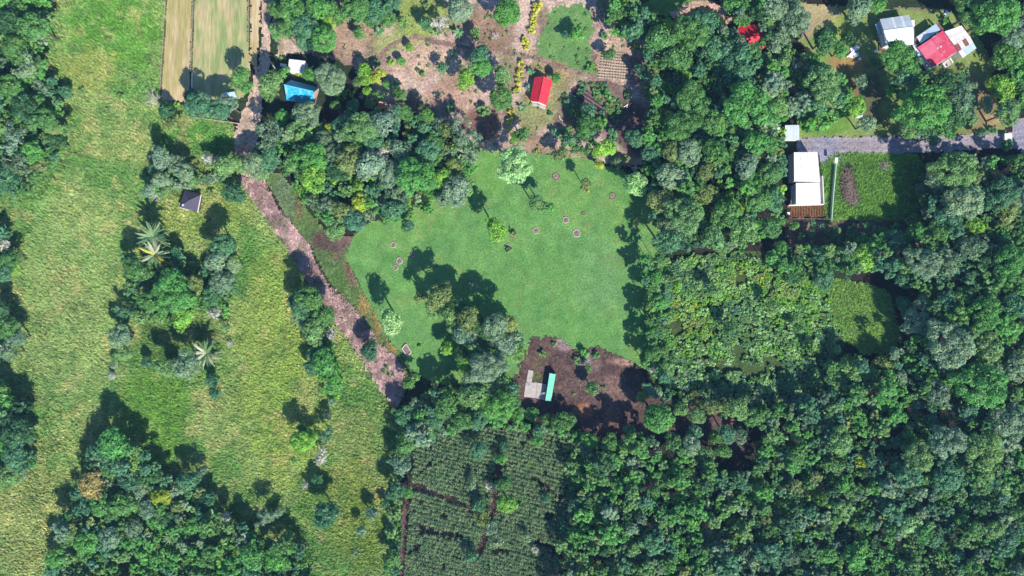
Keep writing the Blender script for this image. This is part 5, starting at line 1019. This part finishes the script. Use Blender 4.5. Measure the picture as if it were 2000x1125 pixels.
h = root_at('lean_to', [(1789, 80, 2)], 'small reddish-brown roof at the left corner of the pale blue annex', 'shed')
c = [(1785.5, 75.5, 2.2), (1790.5, 74.5, 2.2), (1796.5, 85, 2.1), (1790, 88, 2.1)]; rf = roofpart(h); sheets(rf, *c, 2, 'rust'); posts(h, c, .05)
h = root_at('annex', [(1875, 80, 3)], 'annex with patched rusty and white zinc roof right of the pink roof', 'shed')
i0, i1, i2 = (1844.6, 61.8, 3.0), (1863.6, 88.6, 3.2), (1880, 113.4, 3.0); o0, om, o1, o2 = (1870, 46.4, 3.0), (1878, 50, 3.0), (1893.4, 70, 3.1), (1907, 94.4, 2.9)
rf = roofpart(h); mm = {(0, 0): 'zinc_bright', (0, 1): 'zinc_stained', (0, 2): 'zinc_bright', (0, 3): 'zinc_stained', (1, 0): 'zinc_bright', (1, 1): 'zinc_stained', (1, 2): 'zinc_bright', (1, 3): 'zinc_stained'}
sheets(rf, i0, i1, o1, om, 4, lambda r, k: mm[(r % 2, k)], 2)
ms = ['rust', 'zinc_stained', 'rust', 'zinc_blue', 'rust', 'rust', 'zinc_bright', 'zinc_blue', 'zinc_stained', 'zinc_blue', 'zinc_blue', 'zinc_blue']
sheets(rf, i1, o1, o2, i2, 4, lambda r, k: {(0, 0): 'rust', (0, 1): 'zinc_stained', (0, 2): 'rust', (0, 3): 'zinc_stained', (1, 0): 'zinc_stained', (1, 1): 'zinc_blue', (1, 2): 'zinc_blue', (1, 3): 'zinc_blue'}[(r, k)], 2)
walls(h, [i0, om, o1, o2, i2], 'white_wall', .92)
for lab, cs_, mt in (('pale zinc lean-to along the lower left wall of the pink-roofed house', [(1790, 87.5, 2.7), (1802, 107, 2.7), (1794, 112, 2.3), (1782.5, 88.5, 2.3)], 'zinc_bright'), ('small stepped zinc lean-to below the pale one on the pink-roofed house', [(1797, 112, 2.3), (1809.5, 121, 2.3), (1804.5, 126.5, 2.0), (1791, 115, 2.0)], 'zinc_blue'), ('lowest small zinc lean-to at the bottom corner of the pink roof', [(1811.5, 123.5, 2.2), (1820.5, 132.6, 2.2), (1815.5, 136, 2.0), (1807, 126, 2.0)], 'zinc')):
    h = root_at('lean_to', [cs_[0]], lab, 'shed'); rf = roofpart(h); sheets(rf, *cs_, 3, mt); posts(h, cs_, .05)
h = root_at('porch', [(1850, 123, .3)], 'small concrete porch with white low walls below the pink roof', 'porch')
slab(h, [(1839, 124), (1854, 113.5), (1861.5, 124), (1847, 132.5)], .07, .15, 'concrete', 'porch_floor')
for a, b in (((1840, 124.5), (1847, 132)), ((1847.5, 132), (1853, 128)), ((1855, 114), (1861, 123.5))):
    A, B = V3((*a, .9)), V3((*b, .9)); MB().prism([(A.x, A.y, .225), (B.x, B.y, .225), (B.x + .25, B.y + .25, .225), (A.x + .25, A.y + .25, .225)], [(A.x, A.y, .9), (B.x, B.y, .9), (B.x + .25, B.y + .25, .9), (A.x + .25, A.y + .25, .9)]).build('low_wall', M['white_wall'], h)
# half hidden red roof
h = root_at('cottage', [(1468, 70, 3)], 'cottage with deep red roof half hidden by a big tree', 'house')
a1, a2, b1, b2, d1, d2 = (1441, 50, 2.7), (1490, 47.5, 2.7), (1443, 72, 3.9), (1493, 70, 3.9), (1446, 97, 2.7), (1496, 95, 2.7)
rf = roofpart(h); sheets(rf, b1, b2, a2, a1, 8, 'red_roof'); sheets(rf, b1, b2, d2, d1, 8, 'red_roof'); ridge(rf, b1, b2, 'red_roof'); walls(h, [a1, a2, d2, d1], 'white_wall', .92)
# small things near the houses
h = root_at('scrap_heap', [(1668, 100, .5)], 'heap of white sheets and scrap below the banana plant', 'scrap')
for k, (u, v, a, b, rz) in enumerate([(1668, 96, 2.0, 1.4, .3), (1674, 92, 1.4, 1.1, -.4), (1664, 106, 2.1, 1.1, .8), (1672, 107, 1.3, 1.2, .2), (1656, 110, 1.0, .6, .5), (1678, 116, .8, .8, .1), (1660, 112, 1.6, .4, -.3)]):
    p = V3((u, v, .3)); m_ = MB().box((p.x, p.y, .1 + .11 * k), a, b, .08, rz); m_.v = [(x, y, z + .25 * (x - p.x) * (.5 if k % 2 else -.4)) for x, y, z in m_.v]; m_.build('sheet', M['white_stuff' if k % 3 else 'zinc_bright'], h)
h = root_at('shed', [(1679, 221, 2)], 'tiny shed with pale blue roof among the trees above the road', 'shed')
c = [(1675, 213.5, 2.2), (1684.6, 213, 2.2), (1685, 228, 2.0), (1675.5, 228, 2.0)]; rf = roofpart(h); sheets(rf, *c, 2, 'zinc_blue'); walls(h, c, 'white_wall', .9)
h = root_at('gate_pillar', [(1970, 267, 2)], 'white roofed gate pillar where the gravel road meets the right edge', 'gate')
p = V3((1969, 267, 1.5)); MB().box((p.x, p.y, 0), 1.5, 1.3, 1.5).build('pillar', M['white_wall'], h); MB().box((p.x, p.y, 1.503), 2.2, 1.9, .12).build('cap', M['white_roof'], h)
h = root_at('tarp_bundle', [(1848, 27, .5)], 'blue and white bundle at the edge of the yard above the houses', 'bundle')
p = V3((1849, 24, .4)); MB().box((p.x, p.y, .05), .7, .9, .5, .3).build('blue_sack', M['blue_stuff'], h); p = V3((1845, 28.5, .4)); MB().box((p.x, p.y, .05), .8, .6, .4, .5).build('white_sack', M['white_stuff'], h)
h = root_at('tarp_shelter', [(449, 185, 1.5)], 'light blue tarp shelter beside the lane at the end of the green strip', 'shelter')
c = [(436, 181, 1.6), (458, 179, 1.6), (463, 190, 1.3), (441, 188, 1.3)]; rf = roofpart(h); sheets(rf, *c, 3, 'tarp'); posts(h, c, .05)
h = root_at('clothes_frame', [(402, 190, 1.5)], 'thin right-angled white pipe frame between the grey-green trees', 'frame')
MB().tube([V3((393, 187, 1.8)), V3((410.5, 186.7, 1.8)), V3((410.5, 201, 1.8))], .08, 6).build('rail', M['steel'], h); posts(h, [(393, 187, 1.8), (410.5, 186.7, 1.8), (410.5, 201, 1.8)], .06, 'steel')
h = root_at('low_wall', [(374, 160, .8)], 'short thin white wall on the line between the two mown strips', 'wall')
A, B = V3((374.6, 142, .8)), V3((373.6, 176, .8)); n_ = 4
for k in range(n_):
    a, b = lerp(A, B, k / n_), lerp(A, B, (k + .97) / n_); MB().prism([(a.x - .1, a.y, .1), (b.x - .1, b.y, .1), (b.x + .1, b.y, .1), (a.x + .1, a.y, .1)], [(a.x - .1, a.y, .8), (b.x - .1, b.y, .8), (b.x + .1, b.y, .8), (a.x + .1, a.y, .8)]).build('wall_block', M['white_wall'], h)
h = root_at('plank_fence', [(425, 236, .8)], 'low pale plank fence along the lower side of the grey-green trees', 'fence')
A, B = V3((374, 228.5, .8)), V3((469, 241.5, .8)); n_ = 9
for k in range(n_):
    a, b = lerp(A, B, k / n_), lerp(A, B, (k + .96) / n_); MB().prism([(a.x, a.y - .07, .45), (b.x, b.y - .07, .45), (b.x, b.y + .07, .45), (a.x, a.y + .07, .45)], [(a.x, a.y - .07, .85), (b.x, b.y - .07, .85), (b.x, b.y + .07, .85), (a.x, a.y + .07, .85)]).build('plank', M['tan_wall'], h)
    MB().box((a.x, a.y, 0), .14, .2, .95).build('post', M['wood'], h)
h = root_at('gate_pole', [(534, 128, .6)], 'white pole lying across the lane edge left of the white hut', 'pole')
MB().tube([V3((529.5, 123, .5)), V3((538, 134, .5))], .1, 6).build('pole', M['white_stuff'], h)
posts(h, [(529.5, 123, .5), (538, 134, .5)], .07, 'wood')
for (u, v, lab, pts) in [(1222, 207, 'bent white pipe lying on the dark ground right of the soil bed', [(1218, 209), (1223, 206), (1226, 203), (1224, 210)]), (1096, 235, 'thin white curved pipe lying below the leafy garden bed', [(1092, 226), (1094, 232), (1099, 236)]), (1607, 134, 'white pole leaning beside the lane shrubs', [(612, 129), (607, 133)])]:
    o = MB().tube([V3((a, b, .35)) for a, b in pts], .12, 5).build('pipe', M['white_stuff'], None, label=lab, cat='pipe')
h = root_at('ornament', [(394, 346, 1)], 'small red and white object standing in the grass above the black-roofed hut', 'ornament')
p = V3((395, 346, .6)); MB().box((p.x, p.y, .05), .5, .5, .7, .3).build('red_body', M['red_roof'], h)
for k, dv in enumerate((0, 3.5)):
    p = V3((396.5, 346.5 + dv, .8)); MB().tube([(p.x - .45, p.y - .1, .5), (p.x, p.y, .75), (p.x + .45, p.y + .25, .6)], [.1, .16, .06], 6).build('white_wing', M['white_stuff'], h)

# ---- planting rings on the lawn
ring_lab = {0: 'topmost ring', 1: 'tall'}
def ring(u, v, r, label, straw=True, sq=False):
    x, y, _ = W(u, v); rr = r * S; h = empty('planting_ring', (x, y, .06), label, 'planting ring', 'straw planting rings on the lawn')
    gg = random.Random(int(u + v)); n = 14
    pts = [(math.cos(k * 6.283 / n) * rr * gg.uniform(.85, 1.15), math.sin(k * 6.283 / n) * rr * gg.uniform(.85, 1.15)) for k in range(n)]
    mb = MB()
    for k in range(n):
        a, b = pts[k], pts[(k + 1) % n]; f = .62
        hh = .18 + .12 * gg.random()
        am, bm = (a[0] * .82, a[1] * .82, hh), (b[0] * .82, b[1] * .82, hh)
        mb.poly([(a[0], a[1], 0), (b[0], b[1], 0), bm, am]); mb.poly([am, bm, (b[0] * f, b[1] * f, .03), (a[0] * f, a[1] * f, .03)])
    mb.build('straw_rim', M['straw' if straw else 'mulch'], h)
    MB().poly([(a[0] * .66, a[1] * .66, .045) for a in pts]).build('soil', M['mulch' if straw else 'wood'], h)
    mb = MB()
    for k in range(7):
        a = k * .9; mb.tube([(0, 0, .02), (math.cos(a) * rr * .22, math.sin(a) * rr * .22, .3), (math.cos(a) * rr * .5, math.sin(a) * rr * .5, gg.uniform(.2, .5))], [.04, .03, .015], 4)
    mb.build('cut_stems', M['wood'], h)
for u, v, r, lab, st in [(768, 478, 6, 'topmost straw ring of the left cluster on the lawn', 1), (806, 498, 5, 'rightmost pale straw ring of the left cluster on the lawn', 1), (780, 509, 7, 'larger pale straw ring just above the lowest of the left cluster', 1), (773, 522, 5.5, 'lowest straw ring of the left cluster on the lawn', 1),
                         (1047, 450, 6.5, 'pale straw ring at the left of the three on the mid lawn', 1), (1105, 429, 7, 'straw ring with dark centre, upper of the three on the mid lawn', 1), (1126, 455, 8, 'largest dark-centred ring, right of the three on the mid lawn', 1), (1086, 345, 8, 'dark brown ring alone on the upper lawn', 0), (1196, 383, 7.5, 'reddish-brown ring on the right side of the upper lawn', 0),
                         (1139, 417, 4, 'faint small dark ring above right of the mid lawn rings', 0), (850, 519, 3, 'tiny dark planting spot on the left lawn beside the big shadow', 0), (1002, 460, 6, 'dark ring at the foot of a sapling right of the lime tree', 0), (992, 482, 6, 'pale ring at the foot of the lime tree trunk', 1)]:
    ring(u, v, r, lab, bool(st))
h = root_at('compost_box', [(793, 684, .6)], 'square brown compost box at the lower left lawn edge', 'compost box')
for k, (a, b) in enumerate([((785, 681), (793, 672)), ((793, 672), (803, 688)), ((803, 688), (795, 696)), ((795, 696), (785, 681))]):
    A, B = V3((*a, .5)), V3((*b, .5)); MB().tube([(A.x, A.y, .3), (B.x, B.y, .3)], .2, 4).build('side_board', M['tan_wall'], h)
slab(h, [(786.5, 681), (793, 674), (801.5, 688), (795, 694.5)], .08, .14, 'mulch', 'compost')
# brush piles
def brush(u, v, ru, rv, n, label, mat='wood', hgt=1.0):
    gg = random.Random(int(u)); mb = MB(); 
    for k in range(n):
        a = gg.random() * 6.28; d = gg.random() ** .6; x, y, _ = W(u + math.cos(a) * d * ru, v + math.sin(a) * d * rv); z = .1 + (1 - d) * hgt * gg.random()
        a2 = gg.random() * 6.28; l = gg.uniform(.5, 1.5); r_ = gg.uniform(.03, .07)
        mb.tube([(x, y, z), (x + math.cos(a2) * l, y + math.sin(a2) * l, z + gg.uniform(-.05, .45))], [r_, r_ * .6], 4)
    mb.build('brush_pile', M[mat], None, label=label, cat='brush pile')
brush(1655, 362, 13, 36, 700, 'long heap of cut brush on the green plot', 'wood', 1.2)
brush(1145, 700, 8, 12, 110, 'small grey heap of sticks at the lower lawn edge', 'pale_bark', .8)
brush(1135, 740, 16, 14, 160, 'heap of dark branches in the soil clearing', 'wood', .9)
brush(1545, 172, 14, 12, 140, 'heap of pale dead branches under the large bare tree', 'pale_bark', 1.0)
brush(1560, 60, 10, 8, 80, 'small pinkish brush heap at the upper right yard', 'pale_bark', .6)
brush(1726, 324, 7, 6, 60, 'small grey brush heap on the right of the green plot', 'pale_bark', .5)
# post rows between the mown strips
for lab, a, b in [('row of short posts along the left edge of the straw strip', (327.5, -40), (313.5, 192)), ('row of short posts between the straw strip and the green strip', (380, -40), (374.5, 140)), ('row of short posts right of the green strip', (487, -40), (487, 85))]:
    h = root_at('field_fence', [(a[0], 0, 0)], lab, 'fence'); n_ = int(abs(b[1] - a[1]) / 5)
    pm = None; gg = random.Random(int(a[0])); tops = []
    mbp = MB().tube([(0, 0, 0), (.02, .01, .5), (0, 0, 1.1)], [.09, .08, .07], 5).mesh('post', M['tan_wall'])
    for k in range(n_ + 1):
        t = k / n_; u, v = a[0] + (b[0] - a[0]) * t + gg.uniform(-.5, .5), a[1] + (b[1] - a[1]) * t; x, y, _ = W(u, v)
        o = link('post', mbp, h, (x, y, 0)); o.rotation_euler = (gg.uniform(-.15, .15), gg.uniform(-.15, .15), 0); o.scale = (1, 1, gg.uniform(.8, 1.2)); tops.append((x, y, .75))
    MB().tube(tops, .02, 3).build('wire', M['steel'], h)
    qs = []; 
    TVg, TCg = [], []
    for k in range(n_ * 5):
        t = gg.random(); u, v = a[0] + (b[0] - a[0]) * t + gg.gauss(0, .9), a[1] + (b[1] - a[1]) * t
        q_, B_, h_ = shrubs[k % 5]; s_ = gg.uniform(.16, .3); x, y, _ = W(u, v)
        TVg.append(q_[::4] * s_ + np.array([x, y, .25])); TCg.append(leafcols(B_[::4], h_[::4], obs(128, 140, 84)))
    o = fill_mesh('weeds', TVg, TCg, None); o.parent = h
# rows in the tilled plots
T = bpy.data.objects['tilled_garden']
for k in range(10):
    v0 = 100 + k * 5.6; u0, u1 = 1175 - k * .9, 1226 - k * .2 + (6 if k > 2 else 0)
    pts = [W(u0 + (u1 - u0) * t, v0 + 6 * t + math.sin(t * 5 + k) * .5) for t in np.linspace(0, 1, 9)]
    MB().tube([(p[0], p[1], .17) for p in pts], .22, 6).build('ridge', M['straw'], T)
    TVg, TCg = [], []
    for j in range(12):
        t = (j + .5) / 12; u, v = u0 + (u1 - u0) * t, v0 + 6 * t; q_, B_, h_ = shrubs[j % 5]; x, y, _ = W(u, v)
        TVg.append(q_[::5] * .2 + np.array([x, y, .45])); TCg.append(leafcols(B_[::5], h_[::5], obs(92, 96, 62)))
    o = fill_mesh('seedlings', TVg, TCg, None); o.parent = T
T = bpy.data.objects['garden_bed']
for k in range(13):
    u = 1544 + k * 5.2; TVg, TCg = [], []
    pts = [W(u, v) for v in (403.5, 410, 417, 423.5)]; MB().tube([(p[0], p[1], .14) for p in pts], .16, 5).build('ridge', M['brown_wall'], T)
    for j in range(9):
        v = 404 + j * 2.3
        if rnd.random() < .3: continue
        q_, B_, h_ = shrubs[j % 5]; x, y, _ = W(u, v); TVg.append(q_[::4] * rnd.uniform(.14, .28) + np.array([x, y, .4])); TCg.append(leafcols(B_[::4], h_[::4], obs(124, 150, 84)))
    o = fill_mesh('seedlings', TVg, TCg, None); o.parent = T
T = bpy.data.objects['dark_soil_bed']
for k in range(5):
    pts = [W(1120 + k * 5 + t * 62, 190 - k * 5 + t * 42) for t in np.linspace(.03, .85, 6)]
    MB().tube([(p[0], p[1], .17) for p in pts], .2, 5).build('ridge', M['mulch'], T)
# pasture ditch and tracks
patch('pasture_ditch', band([(230, 702), (222, 730), (216, 760), (209, 800)], 3.2), .24, .35, solid(obs(110, 92, 74), .2, 10, 3), 'soil', 'thin dark ditch line in the pasture beside the small bare tree', .8, .02, seed=101)
patch('pasture_track', band([(143, 183), (175, 186), (205, 188), (225, 191)], 4.5), .26, .35, solid(obs(186, 172, 124), .12, 10, 3), 'dry', 'short pale track along the pasture boundary', 1, .02, seed=102)
patch('stony_ditch', band([(612, 890), (604, 915), (594, 945), (580, 970), (570, 985)], 3.2), .24, .35, solid(obs(96, 88, 84), .2, 10, 3), 'soil', 'thin dark ditch in the lower pasture', .8, .02, seed=103)
for i, (pts, w) in enumerate(PATHS[:3]):
    patch('maize_path', band(pts, w), .13, .4, solid(obs(*[(92, 80, 72), (104, 86, 82), (98, 78, 74)][i]), .16, 12, 90 + i), 'soil', ['dark diagonal path crossing the maize field', 'reddish path along the left edge of the maize', 'reddish-brown path between the two maize blocks'][i], 1.5, .03, seed=104 + i)

# ------------------------------------------------------------------ labels for the trees
LAND = [('the blue-roofed house', 590, 180), ('the red cottage', 1056, 178), ('the pink-roofed house', 1832, 96), ('the silvery zinc roof', 1752, 60), ('the long white roof', 1577, 348), ('the green-roofed shed', 1075, 757), ('the black-roofed hut', 370, 393), ('the solitary palm', 403, 690),
        ('the palm pair', 300, 480), ('the grassy glade', 1690, 620), ('the lime tree on the lawn', 970, 446), ('the compost box', 793, 684), ('the tilled garden', 1210, 125), ('the hidden red roof', 1468, 70), ('the round clearing tree', 1287, 817), ('the tan-brown crown', 177, 950), ('the bottom right corner', 2000, 1125),
        ('the bottom left corner', 0, 1125), ('the top left corner', 0, 0), ('the maize field', 950, 980), ('the road gate pillar', 1970, 267), ('the green plot', 1690, 365), ('the white hut', 580, 129), ('the bare tree on the pasture', 296, 192), ('the upper pink straw strip', 540, 440), ('the lower pink straw strip', 735, 690), ('the top right corner', 2000, 0), ('the shrub thicket', 1460, 640)]
ORDN = ['nearest', 'second nearest', 'third nearest', 'fourth nearest', 'fifth nearest', 'sixth nearest', 'seventh nearest', 'eighth nearest', 'ninth nearest', 'tenth nearest']
bag = {}
for (root, u, v, rp, ck, sh) in TREES:
    nm, lu, lv = min(LAND, key=lambda L_: math.hypot(L_[1] - u, L_[2] - v)); d = math.hypot(lu - u, lv - v); du, dv = u - lu, v - lv
    w = ('above ' if dv < -abs(du) * .41 else 'below ' if dv > abs(du) * .41 else '') + ('left of ' if du < -abs(dv) * .41 else 'right of ' if du > abs(dv) * .41 else '')
    size = 'tiny' if rp < 8 else 'small' if rp < 14 else 'medium' if rp < 22 else 'large' if rp < 34 else 'huge'
    kind = 'shrub' if sh else root.name.split('.')[0].replace('_', ' ')
    bag.setdefault((size, ck, kind, w.strip(), nm), []).append((d, root))
for (size, ck, kind, w, nm), lst in bag.items():
    lst.sort(key=lambda t: t[0])
    for k, (d, root) in enumerate(lst):
        lab = f'{size} {CNAME[ck]} {kind} {w} {nm}'
        if len(lst) > 1: lab += f', {ORDN[min(k, 9)]}'
        tag(root, lab, 'shrub' if kind == 'shrub' else 'tree', 'shrubs scattered over the land' if kind == 'shrub' else 'trees of the woods, groves and lawn')
for o in bpy.data.objects:
    if o.get('kind') == 'structure' and 'category' in o.keys(): del o['category']

# ------------------------------------------------------------------ haze: the thin blue air under the drone
hm, nt, out = nodemat('haze_air')
pv = nt.nodes.new('ShaderNodeVolumePrincipled'); pv.inputs['Color'].default_value = (0.34, 0.62, 1.0, 1); pv.inputs['Density'].default_value = 0.00013; pv.inputs['Anisotropy'].default_value = 0.0
nt.links.new(pv.outputs[0], out.inputs['Volume'])
MB().box((0, 0, -1.1), 3100, 3100, HC + 8.1).build('haze', hm, None, kind='stuff', label='thin bluish haze in the air between the drone and the ground')
